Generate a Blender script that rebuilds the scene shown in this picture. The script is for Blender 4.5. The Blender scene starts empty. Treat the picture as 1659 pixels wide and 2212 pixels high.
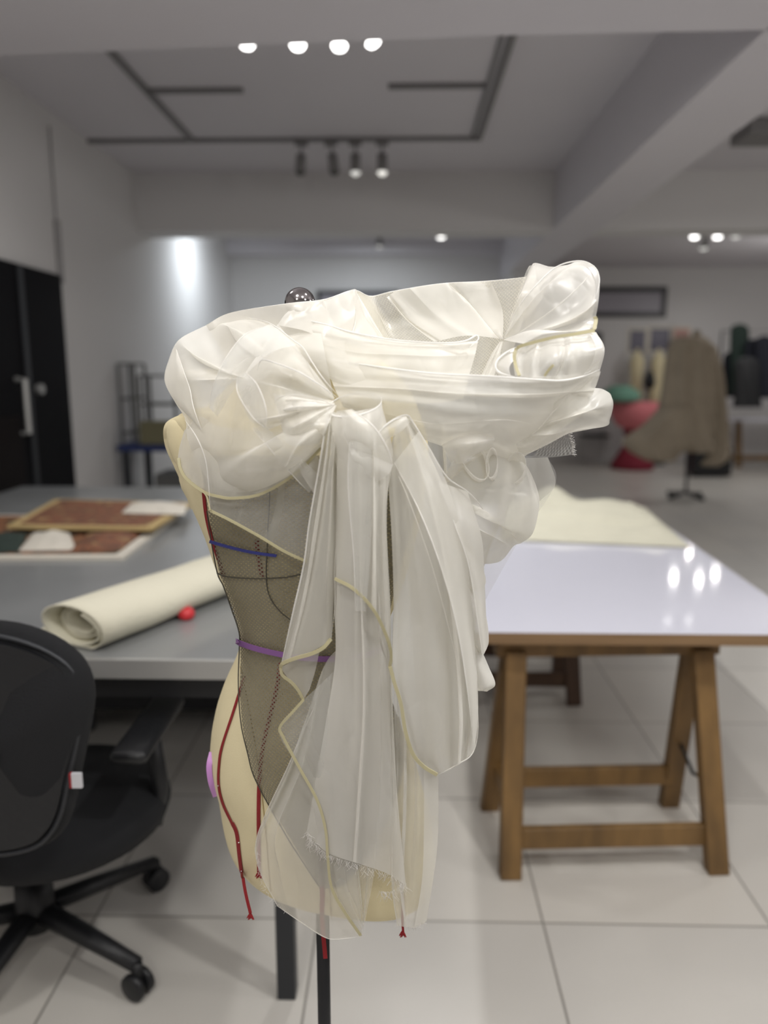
import bpy, bmesh, math, random
import numpy as np
from mathutils import Vector, Matrix, noise
from mathutils.bvhtree import BVHTree
random.seed(7)
S = bpy.context.scene
COL = S.collection
# ---------------------------------------------------------------- camera
F = 1660.0; PITCH = math.radians(10.45); YAW = math.radians(1.4); H = 1.47
cam_d = bpy.data.cameras.new('camera'); cam = bpy.data.objects.new('camera', cam_d); COL.objects.link(cam)
cam.location = (0, 0, H); cam.rotation_euler = (math.pi/2 - PITCH, 0, YAW)
cam_d.sensor_fit = 'VERTICAL'; cam_d.sensor_height = 24.0; cam_d.lens = F/2212*24.0
cam_d.clip_start = .02; cam_d.clip_end = 60
cam_d.dof.use_dof = True; cam_d.dof.focus_distance = 0.97; cam_d.dof.aperture_fstop = 1.45
S.camera = cam
# ---------------------------------------------------------------- world, view
w = bpy.data.worlds.new('world'); S.world = w; w.use_nodes = True
w.node_tree.nodes['Background'].inputs[0].default_value = (.8, .85, .9, 1)
w.node_tree.nodes['Background'].inputs[1].default_value = 0.05
S.view_settings.view_transform = 'Standard'; S.view_settings.look = 'None'
S.view_settings.gamma = 1; S.view_settings.use_curve_mapping = False
S.view_settings.exposure = 0.05
S.cycles.transparent_max_bounces = 48
S.cycles.max_bounces = 10
S.cycles.diffuse_bounces = 5
# ---------------------------------------------------------------- room lights: added fills and back room lamps
def area(name, loc, size, power, color=(1, 1, 1), spread=180, target=None, size_y=None):
    l = bpy.data.lights.new(name, 'AREA'); l.energy = power; l.color = color
    l.shape = 'RECTANGLE' if size_y else 'DISK'; l.size = size
    if size_y: l.size_y = size_y
    l.spread = math.radians(spread)
    o = bpy.data.objects.new(name, l); COL.objects.link(o); o.location = loc
    if target:
        o.rotation_euler = (Vector(target)-Vector(loc)).to_track_quat('-Z', 'Y').to_euler()
    return o
def point_fill(name, loc, power, color, r=.12):
    l = bpy.data.lights.new(name, 'POINT'); l.energy = power; l.color = color; l.shadow_soft_size = r
    o = bpy.data.objects.new(name, l); COL.objects.link(o); o.location = loc; return o
WARM = (1, .97, .925); COOL = (.86, .94, 1.0); NEUT = (1, .985, .96)
area('ceiling_fill_light', (-.5, -.1, 2.95), .4, 8, WARM, 150, (-.2, 1.0, 1.0))  # ceiling-height area fills, added to light the room; no fittings there
area('ceiling_fill_light', (.7, -.4, 2.95), .35, 10, NEUT, 150, (.4, 1.3, 1.0))
area('ceiling_fill_light', (.9, .9, 2.95), .12, 9, NEUT, 120, (.4, 1.15, 0))
area('ceiling_fill_light', (.2, 3.9, 2.95), .12, 12, NEUT, 110, (.2, 3.7, 0))
area('ceiling_fill_light', (-1.2, 3.4, 2.95), .25, 7, NEUT, 160, (-1.0, 3.4, 0))
area('ceiling_fill_light', (3.6, 4.4, 2.95), .3, 16, NEUT, 170, (3.6, 4.4, 0))
area('back_room_light', (-1.55, 8.0, 2.9), .2, 16, COOL, 170, (-2.2, 8.3, 1.6))
area('back_room_light', (-.4, 9.0, 2.9), .2, 13, COOL, 170, (-.4, 9.6, 0))
point_fill('point_fill_light', (-.6, -.6, 2.35), 26, WARM)  # unseen point fills, added to brighten ceiling and walls; no globes hang here
point_fill('point_fill_light', (-.9, 1.45, 2.5), 9, NEUT)
point_fill('point_fill_light', (1.3, -.2, 2.3), 22, NEUT)
point_fill('point_fill_light', (2.8, 1.2, 2.3), 34, NEUT)
point_fill('point_fill_light', (3.6, 4.0, 2.2), 9, NEUT)
point_fill('point_fill_light', (5.2, 9.4, 2.2), 32, NEUT)
# ---------------------------------------------------------------- pixel rays of the survey camera
cp, sp, cy, sy = math.cos(PITCH), math.sin(PITCH), math.cos(YAW), math.sin(YAW)
FW = Vector((-sy*cp, cy*cp, -sp)); RT = Vector((cy, sy, 0)); UP = RT.cross(FW)
CAM = Vector((0, 0, H))
def ray(x, y): return FW + RT*((x-829.5)/F) + UP*((1106-y)/F)
def G(x, y, z):
    d = ray(x, y); return CAM + d*((z-H)/d.z)
def PY(x, y, Y):
    d = ray(x, y); return CAM + d*(Y/d.y)
def PX(x, y, X):
    d = ray(x, y); return CAM + d*(X/d.x)
# ---------------------------------------------------------------- materials
MATS = {}
def nmat(name):
    m = bpy.data.materials.new(name); m.use_nodes = True; nt = m.node_tree
    for n in list(nt.nodes):
        if n.type != 'OUTPUT_MATERIAL': nt.nodes.remove(n)
    MATS[name] = m
    return m, nt, [n for n in nt.nodes if n.type == 'OUTPUT_MATERIAL'][0]
def srgb(c):
    return tuple(((v/255)/12.92 if v/255 <= .04045 else ((v/255+.055)/1.055)**2.4) for v in c)
def solid(name, rgb, rough=.6, metal=0, var=.06, scale=8, bump=0, bscale=60, spec=.5, coat=0):
    m, nt, out = nmat(name); c = srgb(rgb)
    b = nt.nodes.new('ShaderNodeBsdfPrincipled'); nt.links.new(b.outputs[0], out.inputs[0])
    b.inputs['Roughness'].default_value = rough; b.inputs['Metallic'].default_value = metal
    b.inputs['Specular IOR Level'].default_value = spec; b.inputs['Coat Weight'].default_value = coat
    tc = nt.nodes.new('ShaderNodeTexCoord'); n = nt.nodes.new('ShaderNodeTexNoise'); n.inputs['Scale'].default_value = scale
    nt.links.new(tc.outputs['Object'], n.inputs['Vector'])
    mx = nt.nodes.new('ShaderNodeMix'); mx.data_type = 'RGBA'
    mx.inputs[6].default_value = tuple(v*(1-var) for v in c)+(1,); mx.inputs[7].default_value = tuple(min(1, v*(1+var)) for v in c)+(1,)
    nt.links.new(n.outputs['Fac'], mx.inputs[0]); nt.links.new(mx.outputs[2], b.inputs['Base Color'])
    if bump:
        n2 = nt.nodes.new('ShaderNodeTexNoise'); n2.inputs['Scale'].default_value = bscale
        nt.links.new(tc.outputs['Object'], n2.inputs['Vector'])
        bp = nt.nodes.new('ShaderNodeBump'); bp.inputs['Strength'].default_value = bump; bp.inputs['Distance'].default_value = .01
        nt.links.new(n2.outputs['Fac'], bp.inputs['Height']); nt.links.new(bp.outputs[0], b.inputs['Normal'])
    return m
def emis(name, rgb, s):
    m, nt, out = nmat(name); e = nt.nodes.new('ShaderNodeEmission'); e.inputs[0].default_value = (*rgb, 1); e.inputs[1].default_value = s
    nt.links.new(e.outputs[0], out.inputs[0]); return m
def wood(name, c1, c2, axis_scale=(30, 30, 2)):
    m, nt, out = nmat(name)
    b = nt.nodes.new('ShaderNodeBsdfPrincipled'); nt.links.new(b.outputs[0], out.inputs[0]); b.inputs['Roughness'].default_value = .55
    tc = nt.nodes.new('ShaderNodeTexCoord'); mp = nt.nodes.new('ShaderNodeMapping'); mp.inputs['Scale'].default_value = axis_scale
    n = nt.nodes.new('ShaderNodeTexNoise'); n.inputs['Scale'].default_value = 1; n.inputs['Detail'].default_value = 4
    r = nt.nodes.new('ShaderNodeValToRGB'); r.color_ramp.elements[0].position = .3; r.color_ramp.elements[1].position = .7
    r.color_ramp.elements[0].color = (*srgb(c1), 1); r.color_ramp.elements[1].color = (*srgb(c2), 1)
    nt.links.new(tc.outputs['Object'], mp.inputs[0]); nt.links.new(mp.outputs[0], n.inputs['Vector'])
    nt.links.new(n.outputs['Fac'], r.inputs[0]); nt.links.new(r.outputs[0], b.inputs['Base Color'])
    return m
def math_node(nt, op, a, b=None, clamp=False):
    n = nt.nodes.new('ShaderNodeMath'); n.operation = op; n.use_clamp = clamp
    for i, v in enumerate((a, b)):
        if v is None: continue
        if isinstance(v, (int, float)): n.inputs[i].default_value = v
        else: nt.links.new(v, n.inputs[i])
    return n.outputs[0]
def cloth(name, rgb, a=.45, weave=None, gloss=.06, trans=.34, weave_amt=.5, rough=.38):
    """sheer woven cloth: threads cover more of the view the more edge-on the cloth is seen"""
    m, nt, out = nmat(name); c = srgb(rgb); N = nt.nodes
    g = N.new('ShaderNodeNewGeometry'); dt = N.new('ShaderNodeVectorMath'); dt.operation = 'DOT_PRODUCT'
    nt.links.new(g.outputs['Normal'], dt.inputs[0]); nt.links.new(g.outputs['Incoming'], dt.inputs[1])
    cs = math_node(nt, 'MAXIMUM', math_node(nt, 'ABSOLUTE', dt.outputs['Value']), .14)
    inv = math_node(nt, 'DIVIDE', 1.0, cs)
    tc = N.new('ShaderNodeTexCoord')
    base = a
    hole = None
    if weave:
        sx = N.new('ShaderNodeSeparateXYZ'); nt.links.new(tc.outputs['UV'], sx.inputs[0])
        # slight irregularity of the threads
        n0 = N.new('ShaderNodeTexNoise'); n0.inputs['Scale'].default_value = 14; nt.links.new(tc.outputs['UV'], n0.inputs['Vector'])
        wob = math_node(nt, 'MULTIPLY', math_node(nt, 'SUBTRACT', n0.outputs['Fac'], .5), weave[2] if len(weave) > 2 else 2.0)
        su = math_node(nt, 'SINE', math_node(nt, 'ADD', math_node(nt, 'MULTIPLY', sx.outputs[0], 2*math.pi*weave[0]), wob))
        sv = math_node(nt, 'SINE', math_node(nt, 'ADD', math_node(nt, 'MULTIPLY', sx.outputs[1], 2*math.pi*weave[1]), wob))
        if len(weave) > 3:   # staggered net holes
            pr = math_node(nt, 'MAXIMUM', math_node(nt, 'MULTIPLY', su, sv), 0.0)
            n1 = N.new('ShaderNodeTexNoise'); n1.inputs['Scale'].default_value = 5; nt.links.new(tc.outputs['UV'], n1.inputs['Vector'])
            thr = math_node(nt, 'ADD', math_node(nt, 'MULTIPLY', n1.outputs['Fac'], weave[4]), weave[3])
            hole = math_node(nt, 'MULTIPLY', math_node(nt, 'MULTIPLY', math_node(nt, 'SUBTRACT', pr, thr), 3.5, clamp=True), .85)
        else:
            mxx = math_node(nt, 'MULTIPLY', math_node(nt, 'ADD', math_node(nt, 'MULTIPLY', su, sv), 1.0), .5)
            hole = math_node(nt, 'MULTIPLY', mxx, weave_amt)
    pw = math_node(nt, 'POWER', 1-a, inv); al = math_node(nt, 'SUBTRACT', 1.0, pw)
    if hole is not None: al = math_node(nt, 'MULTIPLY', al, math_node(nt, 'SUBTRACT', 1.0, hole))
    tr = N.new('ShaderNodeBsdfTransparent')
    df = N.new('ShaderNodeBsdfDiffuse'); tl = N.new('ShaderNodeBsdfTranslucent'); gl = N.new('ShaderNodeBsdfGlossy')
    n2 = N.new('ShaderNodeTexNoise'); n2.inputs['Scale'].default_value = 7; nt.links.new(tc.outputs['Object'], n2.inputs['Vector'])
    mx = N.new('ShaderNodeMix'); mx.data_type = 'RGBA'
    mx.inputs[6].default_value = tuple(v*.96 for v in c)+(1,); mx.inputs[7].default_value = tuple(min(1, v*1.02) for v in c)+(1,)
    nt.links.new(n2.outputs['Fac'], mx.inputs[0])
    for s in (df, tl): nt.links.new(mx.outputs[2], s.inputs[0])
    gl.inputs[0].default_value = (.95, .95, .95, 1); gl.inputs[1].default_value = rough
    # crinkle bump
    n3 = N.new('ShaderNodeTexNoise'); n3.inputs['Scale'].default_value = 10; n3.inputs['Detail'].default_value = 3; n3.inputs['Distortion'].default_value = .6
    nt.links.new(tc.outputs['Object'], n3.inputs['Vector'])
    bp = N.new('ShaderNodeBump'); bp.inputs['Strength'].default_value = .12; bp.inputs['Distance'].default_value = .006
    nt.links.new(n3.outputs['Fac'], bp.inputs['Height'])
    for s in (df, tl, gl): nt.links.new(bp.outputs[0], s.inputs['Normal'])
    m1 = N.new('ShaderNodeMixShader'); m1.inputs[0].default_value = trans
    nt.links.new(df.outputs[0], m1.inputs[1]); nt.links.new(tl.outputs[0], m1.inputs[2])
    m2 = N.new('ShaderNodeMixShader'); m2.inputs[0].default_value = gloss
    nt.links.new(m1.outputs[0], m2.inputs[1]); nt.links.new(gl.outputs[0], m2.inputs[2])
    m3 = N.new('ShaderNodeMixShader'); nt.links.new(al, m3.inputs[0])
    nt.links.new(tr.outputs[0], m3.inputs[1]); nt.links.new(m2.outputs[0], m3.inputs[2])
    nt.links.new(m3.outputs[0], out.inputs[0])
    return m
M_plaster = solid('white_plaster', (208, 206, 205), .9, var=.02, scale=2)
M_ceil = solid('ceiling_paint', (206, 203, 207), .9, var=.02, scale=2)
M_track = solid('grey_track_metal', (120, 118, 118), .6)
M_black = solid('black_plastic', (24, 25, 28), .45, bump=.1)
M_blackfab = solid('black_upholstery', (22, 23, 26), .95, bump=.3, bscale=400)
M_doorblk = solid('black_door_laminate', (9, 9, 13), .7, spec=.15)
M_doorbrown = solid('dark_brown_panel', (18, 13, 13), .7, spec=.15)
M_darksteel = solid('dark_grey_steel', (48, 50, 54), .45, metal=.3)
M_chrome = solid('polished_black_chrome', (150, 145, 145), .12, metal=1)
M_alu = solid('aluminium_edge', (188, 188, 186), .4, metal=.6)
M_greytop = solid('grey_rubber_mat', (136, 138, 139), .28, var=.22, scale=3, coat=.15)
M_white = solid('white_melamine', (226, 227, 240), .07, var=.01, coat=0)
M_ply = wood('plywood_edge', (120, 94, 66), (140, 112, 80), (3, 60, 60))
M_pine = wood('pine_wood', (100, 76, 44), (138, 106, 62), (14, 14, 3))
M_darkwood = wood('dark_wood', (72, 54, 44), (96, 72, 54), (14, 14, 3))
M_cream = solid('cream_canvas', (226, 214, 176), .85, var=.05, bump=.12, bscale=900)
M_creamf = solid('cream_calico', (218, 215, 196), .9, var=.06, bump=.3, bscale=120)
M_roll = solid('ivory_fabric', (224, 220, 200), .8, var=.04, bump=.2, bscale=90)
M_red = solid('red_cotton_tape', (140, 24, 30), .8, bump=.2, bscale=900)
M_blue = solid('blue_cotton_tape', (52, 58, 130), .8, bump=.2, bscale=900)
M_purple = solid('purple_ribbon', (132, 88, 148), .6)
M_lilac = solid('lilac_ribbon', (196, 140, 206), .4)
M_pin = solid('pin_steel', (230, 230, 230), .2, metal=1)
M_redball = solid('red_paint', (205, 52, 58), .4)
M_coral = solid('coral_fabric', (222, 128, 134), .8)
M_crimson = solid('crimson_fabric', (138, 40, 58), .8)
M_linen = solid('beige_linen', (164, 152, 134), .95, var=.18, scale=6, bump=.4, bscale=40)
M_blackcloth = solid('navy_black_cloth', (26, 28, 38), .9, var=.3)
M_greencloth = solid('dark_green_cloth', (38, 52, 46), .9)
M_mint = solid('mint_green_cloth', (120, 165, 145), .9)
M_bluebench = solid('blue_painted_steel', (34, 48, 96), .5)
M_rack = solid('grey_rack_metal', (98, 98, 96), .5)
M_box = solid('olive_cardboard', (112, 108, 84), .9)
M_picture = solid('pale_mauve_print', (150, 146, 154), .4)
M_frame = solid('dark_frame_wood', (44, 42, 44), .4)
M_photo = solid('dim_photograph', (96, 92, 108), .4, var=.5, scale=16)
M_paper = solid('white_paper', (214, 208, 196), .8)
M_kraft = solid('tan_card', (184, 160, 112), .8)
M_tagw = solid('white_tag', (200, 200, 205), .7)
M_bulb = emis('lamp_glow', (1, .98, .95), 6)
M_bulbdim = emis('dim_lamp_glow', (1, .97, .9), 1.1)
M_organza = cloth('white_organza', (239, 237, 230), .42)
M_organza2 = cloth('crisp_organza', (241, 239, 233), .5, gloss=.08, rough=.3)
M_ridge = cloth('folded_organza_edge', (250, 249, 246), .75, gloss=.1)
M_organzathin = cloth('thin_organza', (238, 238, 235), .24)
M_buck = cloth('open_weave_organza', (236, 232, 218), .5, weave=(210, 210, 3.0), weave_amt=.55)
M_gauze = cloth('grey_gauze', (222, 222, 220), .5, weave=(330, 100, 8.0), weave_amt=.8)
M_binding = cloth('cream_bias_binding', (212, 205, 168), .7, gloss=.05, trans=.3)
M_fray = cloth('loose_threads', (242, 240, 238), .6)
M_net = cloth('dark_taupe_net', (138, 132, 113), .86, weave=(150, 185, 2.0, -.1, .5), gloss=.05, trans=.25)
def floor_mat():
    m, nt, out = nmat('polished_floor_tiles'); N = nt.nodes
    b = N.new('ShaderNodeBsdfPrincipled'); nt.links.new(b.outputs[0], out.inputs[0])
    tc = N.new('ShaderNodeTexCoord'); mp = N.new('ShaderNodeMapping')
    mp.inputs['Location'].default_value = (-.385+6.1, -1.852+6.1, 0)
    br = N.new('ShaderNodeTexBrick'); br.offset = 0; br.squash = 1
    br.inputs['Scale'].default_value = 1; br.inputs['Brick Width'].default_value = .61; br.inputs['Row Height'].default_value = .61
    br.inputs['Mortar Size'].default_value = .0035; br.inputs['Mortar Smooth'].default_value = .2
    br.inputs['Color1'].default_value = (*srgb((206, 202, 194)), 1); br.inputs['Color2'].default_value = (*srgb((198, 195, 189)), 1)
    br.inputs['Mortar'].default_value = (*srgb((140, 136, 130)), 1)
    nt.links.new(tc.outputs['Object'], mp.inputs[0]); nt.links.new(mp.outputs[0], br.inputs['Vector'])
    n = N.new('ShaderNodeTexNoise'); n.inputs['Scale'].default_value = 3; n.inputs['Detail'].default_value = 6; nt.links.new(tc.outputs['Object'], n.inputs['Vector'])
    mx = N.new('ShaderNodeMix'); mx.data_type = 'RGBA'; mx.blend_type = 'MULTIPLY'; mx.inputs[0].default_value = .35
    nt.links.new(br.outputs['Color'], mx.inputs[6]); nt.links.new(n.outputs['Color'], mx.inputs[7])
    mr = N.new('ShaderNodeMapRange'); mr.inputs[3].default_value = .94; mr.inputs[4].default_value = 1.08; nt.links.new(n.outputs['Fac'], mr.inputs[0])
    hs = N.new('ShaderNodeHueSaturation'); nt.links.new(mr.outputs[0], hs.inputs['Value']); nt.links.new(br.outputs['Color'], hs.inputs['Color'])
    nt.links.new(hs.outputs[0], b.inputs['Base Color']); b.inputs['Roughness'].default_value = .32
    return m
M_floor = floor_mat()
# ---------------------------------------------------------------- object helpers
def origin(o):
    v = Vector((0, 0, 0))
    while o is not None: v += o.location; o = o.parent
    return v
def finish(name, me, mat, parent, smooth=True):
    o = bpy.data.objects.new(name, me); COL.objects.link(o)
    if mat: me.materials.append(mat)
    if parent is not None:
        me.transform(Matrix.Translation(-origin(parent))); o.parent = parent
    if smooth: me.shade_smooth()
    return o
def obj(name, bm, mat, parent=None, smooth=False):
    me = bpy.data.meshes.new(name); bmesh.ops.recalc_face_normals(bm, faces=bm.faces); bm.to_mesh(me); bm.free()
    return finish(name, me, mat, parent, smooth)
def thing(name, label, cat, loc=(0, 0, 0), group=None):
    o = bpy.data.objects.new(name, None); COL.objects.link(o); o.location = loc; o.empty_display_size = .05
    return tag(o, label, cat, group)
def tag(o, label, cat, group=None):
    o['label'] = label; o['category'] = cat
    if group: o['group'] = group
    return o
def struct(o): o['kind'] = 'structure'; return o
def copy_tree(o, parent=None):
    c = o.copy(); COL.objects.link(c); c.parent = parent
    for ch in list(o.children): copy_tree(ch, c)
    return c
def box(bm, lo, hi, bev=0, rot=None, piv=None):
    r = bmesh.ops.create_cube(bm, size=1)
    vs = r['verts']; lo = Vector(lo); hi = Vector(hi); c = (lo+hi)/2; s = hi-lo
    for v in vs: v.co = Vector((v.co.x*s.x, v.co.y*s.y, v.co.z*s.z))+c
    if bev:
        es = list({e for v in vs for e in v.link_edges})
        rr = bmesh.ops.bevel(bm, geom=es, offset=bev, segments=2, affect='EDGES', profile=.5)
        vs = [v for v in rr['verts']]
    if rot: bmesh.ops.rotate(bm, verts=list(set(vs)), cent=piv or c, matrix=rot)
    return bm
def B(): return bmesh.new()
def beam(bm, a, b, w, h, up=Vector((0, 0, 1)), bev=.002):
    a = Vector(a); b = Vector(b); d = (b-a); L = d.length; d.normalize()
    s = d.cross(up)
    if s.length < 1e-4: s = Vector((1, 0, 0))
    s.normalize(); u = s.cross(d)
    r = bmesh.ops.create_cube(bm, size=1); vs = r['verts']
    for v in vs: v.co = (a+b)/2 + d*(v.co.y*L) + s*(v.co.x*w) + u*(v.co.z*h)
    if bev:
        es = list({e for v in vs for e in v.link_edges}); bmesh.ops.bevel(bm, geom=es, offset=bev, segments=1, affect='EDGES')
    return bm
def tube(bm, pts, r, seg=8, flat=1.0, caps=True):
    pts = [Vector(p) for p in pts]; n = len(pts); rings = []
    rr = r if isinstance(r, (list, tuple)) else [r]*n
    ref = None
    for i, p in enumerate(pts):
        t = (pts[min(i+1, n-1)]-pts[max(i-1, 0)]).normalized()
        if ref is None:
            ref = t.cross(Vector((0, 0, 1)))
            if ref.length < .1: ref = t.cross(Vector((0, 1, 0)))
        ref = (ref - t*ref.dot(t)).normalized(); bb = t.cross(ref)
        rings.append([bm.verts.new(p+ref*math.cos(2*math.pi*k/seg)*rr[i]+bb*math.sin(2*math.pi*k/seg)*rr[i]*flat) for k in range(seg)])
    for i in range(n-1):
        for k in range(seg): bm.faces.new((rings[i][k], rings[i][(k+1) % seg], rings[i+1][(k+1) % seg], rings[i+1][k]))
    if caps:
        bm.faces.new(rings[0][::-1]); bm.faces.new(rings[-1])
    return bm
def lathe(bm, prof, c, seg=24, sx=1, sy_=1):
    rings = []
    for r, z in prof:
        rings.append([bm.verts.new((c[0]+r*sx*math.cos(2*math.pi*k/seg), c[1]+r*sy_*math.sin(2*math.pi*k/seg), c[2]+z)) for k in range(seg)])
    for i in range(len(rings)-1):
        for k in range(seg): bm.faces.new((rings[i][k], rings[i][(k+1) % seg], rings[i+1][(k+1) % seg], rings[i+1][k]))
    bm.faces.new(rings[0][::-1]); bm.faces.new(rings[-1])
    return bm
def catmull(P, n):
    """resample an (m,k) control array to n points, centripetal-ish uniform catmull-rom"""
    P = np.asarray(P, float); m = len(P)
    if m == 2:
        t = np.linspace(0, 1, n)[:, None]; return P[0]*(1-t)+P[1]*t
    Q = np.vstack([2*P[0]-P[1], P, 2*P[-1]-P[-2]])
    t = np.linspace(0, m-1, n); i = np.minimum(t.astype(int), m-2); f = (t-i)[:, None]
    a, b, c, d = Q[i], Q[i+1], Q[i+2], Q[i+3]
    return .5*((2*b)+(-a+c)*f+(2*a-5*b+4*c-d)*f**2+(-a+3*b-3*c+d)*f**3)
def cr_eval(P, t):
    """evaluate catmull-rom on (m,...) array at scalar param array t in 0..m-1"""
    m = len(P); Q = np.concatenate([[2*P[0]-P[1]], P, [2*P[-1]-P[-2]]])
    t = np.clip(t, 0, m-1-1e-6); i = t.astype(int); f = t-i
    a, b, c, d = Q[i], Q[i+1], Q[i+2], Q[i+3]
    f = f.reshape(f.shape+(1,)*(P.ndim-1))
    return .5*((2*b)+(-a+c)*f+(2*a-5*b+4*c-d)*f**2+(-a+3*b-3*c+d)*f**3)
def grid_mesh(name, P, mat, parent, smooth=True):
    """P is (nu,nv,3)"""
    nu, nv = P.shape[:2]
    me = bpy.data.meshes.new(name)
    idx = np.arange(nu*nv).reshape(nu, nv)
    f = np.stack([idx[:-1, :-1], idx[1:, :-1], idx[1:, 1:], idx[:-1, 1:]], -1).reshape(-1, 4)
    me.from_pydata(P.reshape(-1, 3).tolist(), [], f.tolist())
    uv = me.uv_layers.new(name='UVMap')
    du = np.linalg.norm(np.diff(P, axis=0), axis=2).mean(1); dv = np.linalg.norm(np.diff(P, axis=1), axis=2).mean(0)
    cu = np.concatenate([[0], np.cumsum(du)]); cv = np.concatenate([[0], np.cumsum(dv)])
    U = np.stack(np.meshgrid(cu, cv, indexing='ij'), -1).reshape(-1, 2)
    uv.data.foreach_set('uv', U[f.reshape(-1)].reshape(-1))
    return finish(name, me, mat, parent, smooth)
# ================================================================= ROOM
ZC = 3.05; XW = -2.2; XR = 7.5; YF = -3.0; YB = 10.2; YR = 12.6; YX = 6.62; ZB = 2.6; BX0, BX1 = 1.22, 1.60
def sbox(name, lo, hi, mat, bev=0): return struct(obj(name, box(B(), lo, hi, bev), mat))
sbox('floor', (XW-.3, YF-.2, -.12), (XR+.2, YR+.2, 0), M_floor)
sbox('ceiling', (XW-.3, YF-.2, ZC), (XR+.2, YR+.2, ZC+.12), M_ceil)
sbox('wall_left', (XW-.2, YF-.2, 0), (XW, YR, ZC), M_plaster)
sbox('wall_right', (XR, YF-.2, 0), (XR+.2, YR, ZC), M_plaster)
sbox('wall_front', (XW, YF-.2, 0), (XR, YF, ZC), M_plaster)
sbox('wall_back', (XW, YB, 0), (BX1, YB+.2, ZC), M_plaster)
sbox('wall_far', (BX1, YR, 0), (XR, YR+.2, ZC), M_plaster)
sbox('wall_inner', (BX0+.03, 9.2, 0), (BX1-.03, YR, ZB), M_plaster)
sbox('trim_1', (BX0, 2.78, ZB), (BX1, YR, ZC), M_ceil)
sbox('trim_2', (XW, YX, ZB), (BX0, YX+.35, ZC), M_plaster)
sbox('trim_3', (BX1, YX, ZB), (XR, YX+.35, ZC), M_plaster)
bm = B(); lo_ = [Vector(p) for p in ((XW, 1.9, 0), (XR, 1.9, 0), (XR, 2.72, 0), (.3, 2.90, 0), (XW, 3.08, 0))]
v0 = [bm.verts.new((p.x, p.y, ZB)) for p in lo_]; v1 = [bm.verts.new((p.x, p.y, ZC)) for p in lo_]; bm.faces.new(v0[::-1]); bm.faces.new(v1)
for i in range(5): bm.faces.new((v0[i], v0[(i+1) % 5], v1[(i+1) % 5], v1[i]))
struct(obj('trim_4', bm, M_ceil))
# cove strip at the back room ceiling
bm = B(); box(bm, (XW, YB-.28, ZC-.16), (BX0, YB, ZC)); struct(obj('trim_5', bm, M_ceil))
# black double door on the left wall
bm = B(); box(bm, (XW, 2.6, 0), (XW+.035, 5.0, 2.06), .004); d = struct(obj('door_1', bm, M_doorblk))
bm = B(); box(bm, (XW+.035, 2.7, .02), (XW+.05, 4.3, 1.22), .003); obj('lower_panel', bm, M_doorbrown, d)
bm = B(); box(bm, (XW+.035, 4.42, .05), (XW+.048, 4.47, 2.05), .002); obj('meeting_stile', bm, M_darksteel, d)
bm = B(); a = Vector((XW+.09, 4.3, 1.12)); tube(bm, [a+Vector((-.05, 0, 0)), a, a+Vector((0, 0, .3)), a+Vector((-.05, 0, .3))], .016); obj('door_handle', bm, M_alu, d)
bm = B(); tube(bm, [(XW+.04, 4.55, 1.36), (XW+.07, 4.55, 1.36)], .03, 12); obj('door_lock', bm, M_alu, d)
bm = B(); tube(bm, [(XW+.015, 5.04, 2.02), (XW+.015, 5.04, 2.4)], .022); tube(bm, [(XW+.012, 5.04, 2.4), (XW+.012, 5.04, 2.95)], .006)
tag(obj('cable_conduit', bm, solid('pale_conduit', (150, 148, 148), .7)), 'thin grey vertical conduit on the left wall above the black door', 'conduit')
# recessed ceiling tracks
def track(a, b, lab, wd=.035):
    bm = B(); beam(bm, (a[0], a[1], ZC-.012), (b[0], b[1], ZC-.012), wd, .024, bev=0)
    tag(obj('ceiling_track', bm, M_track), lab, 'light track', 'ceiling light tracks')
YT = 5.68
track((-1.47, 3.0), (-1.47, YT), 'long grey ceiling track running away along the left')
track((.515, 3.0), (.515, YT), 'outer of the two long grey ceiling tracks on the right')
track((.465, 3.0), (.465, YT), 'inner of the two long grey ceiling tracks on the right', .018)
track((-2.2, YT), (.53, YT), 'grey cross track on the ceiling carrying the four spotlights')
track((-1.47, 4.72), (-.92, 4.72), 'short grey ceiling stub track on the left side')
track((-.09, 4.68), (.465, 4.68), 'short grey ceiling stub track on the right side')
# spotlights
def make_spot(glow, body=M_darksteel):
    t = thing('track_spotlight', 'spotlight', 'spotlight')
    bm = B(); box(bm, (-.045, -.018, -.03), (.045, .018, 0), .004); obj('adapter', bm, body, t)
    bm = B(); tube(bm, [(0, 0, -.02), (0, 0, -.10)], .008); obj('arm', bm, body, t)
    h = B(); lathe(h, [(.028, -.08), (.034, -.085), (.036, -.2), (.03, -.2)], (0, 0, 0), 16); o = obj('lamp_head', h, body, t, True)
    g = B(); lathe(g, [(.031, 0), (.034, -.006), (.026, -.02), (.008, -.028)], (0, 0, -.198), 16); obj('bulb', g, glow, t, True)
    return t
spot0 = make_spot(M_bulb, M_track)
proto = {}
spots = [(652, 0, .06), (715, 0, -.12), (768, 1, 0), (826, 2, 0)]
names = ['leftmost unlit grey spotlight hanging from the ceiling cross track', 'second unlit grey spotlight from the left on the ceiling cross track',
         'dimly lit grey spotlight, third from the left on the ceiling cross track', 'brightest grey spotlight at the right end of the cross track row']
M_off = solid('unlit_lens', (70, 70, 66), .3)
M_lit = emis('half_lit_lamp', (1, .98, .92), .75)
sp_off = make_spot(M_off, M_track); sp_dim = make_spot(M_bulbdim, M_track); sp_mid = make_spot(M_lit, M_track)
off_used = False
for i, (px, k, tilt) in enumerate(spots):
    p = G(px, 300, ZC)
    if k == 0:
        o = sp_off if not off_used else copy_tree(sp_off); off_used = True
    else: o = {1: sp_mid, 2: sp_dim}[k]
    o.location = (p.x, YT, ZC-.024); o.rotation_euler = (0, tilt, 0); tag(o, names[i], 'spotlight', 'spotlights on the ceiling cross track')
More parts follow.
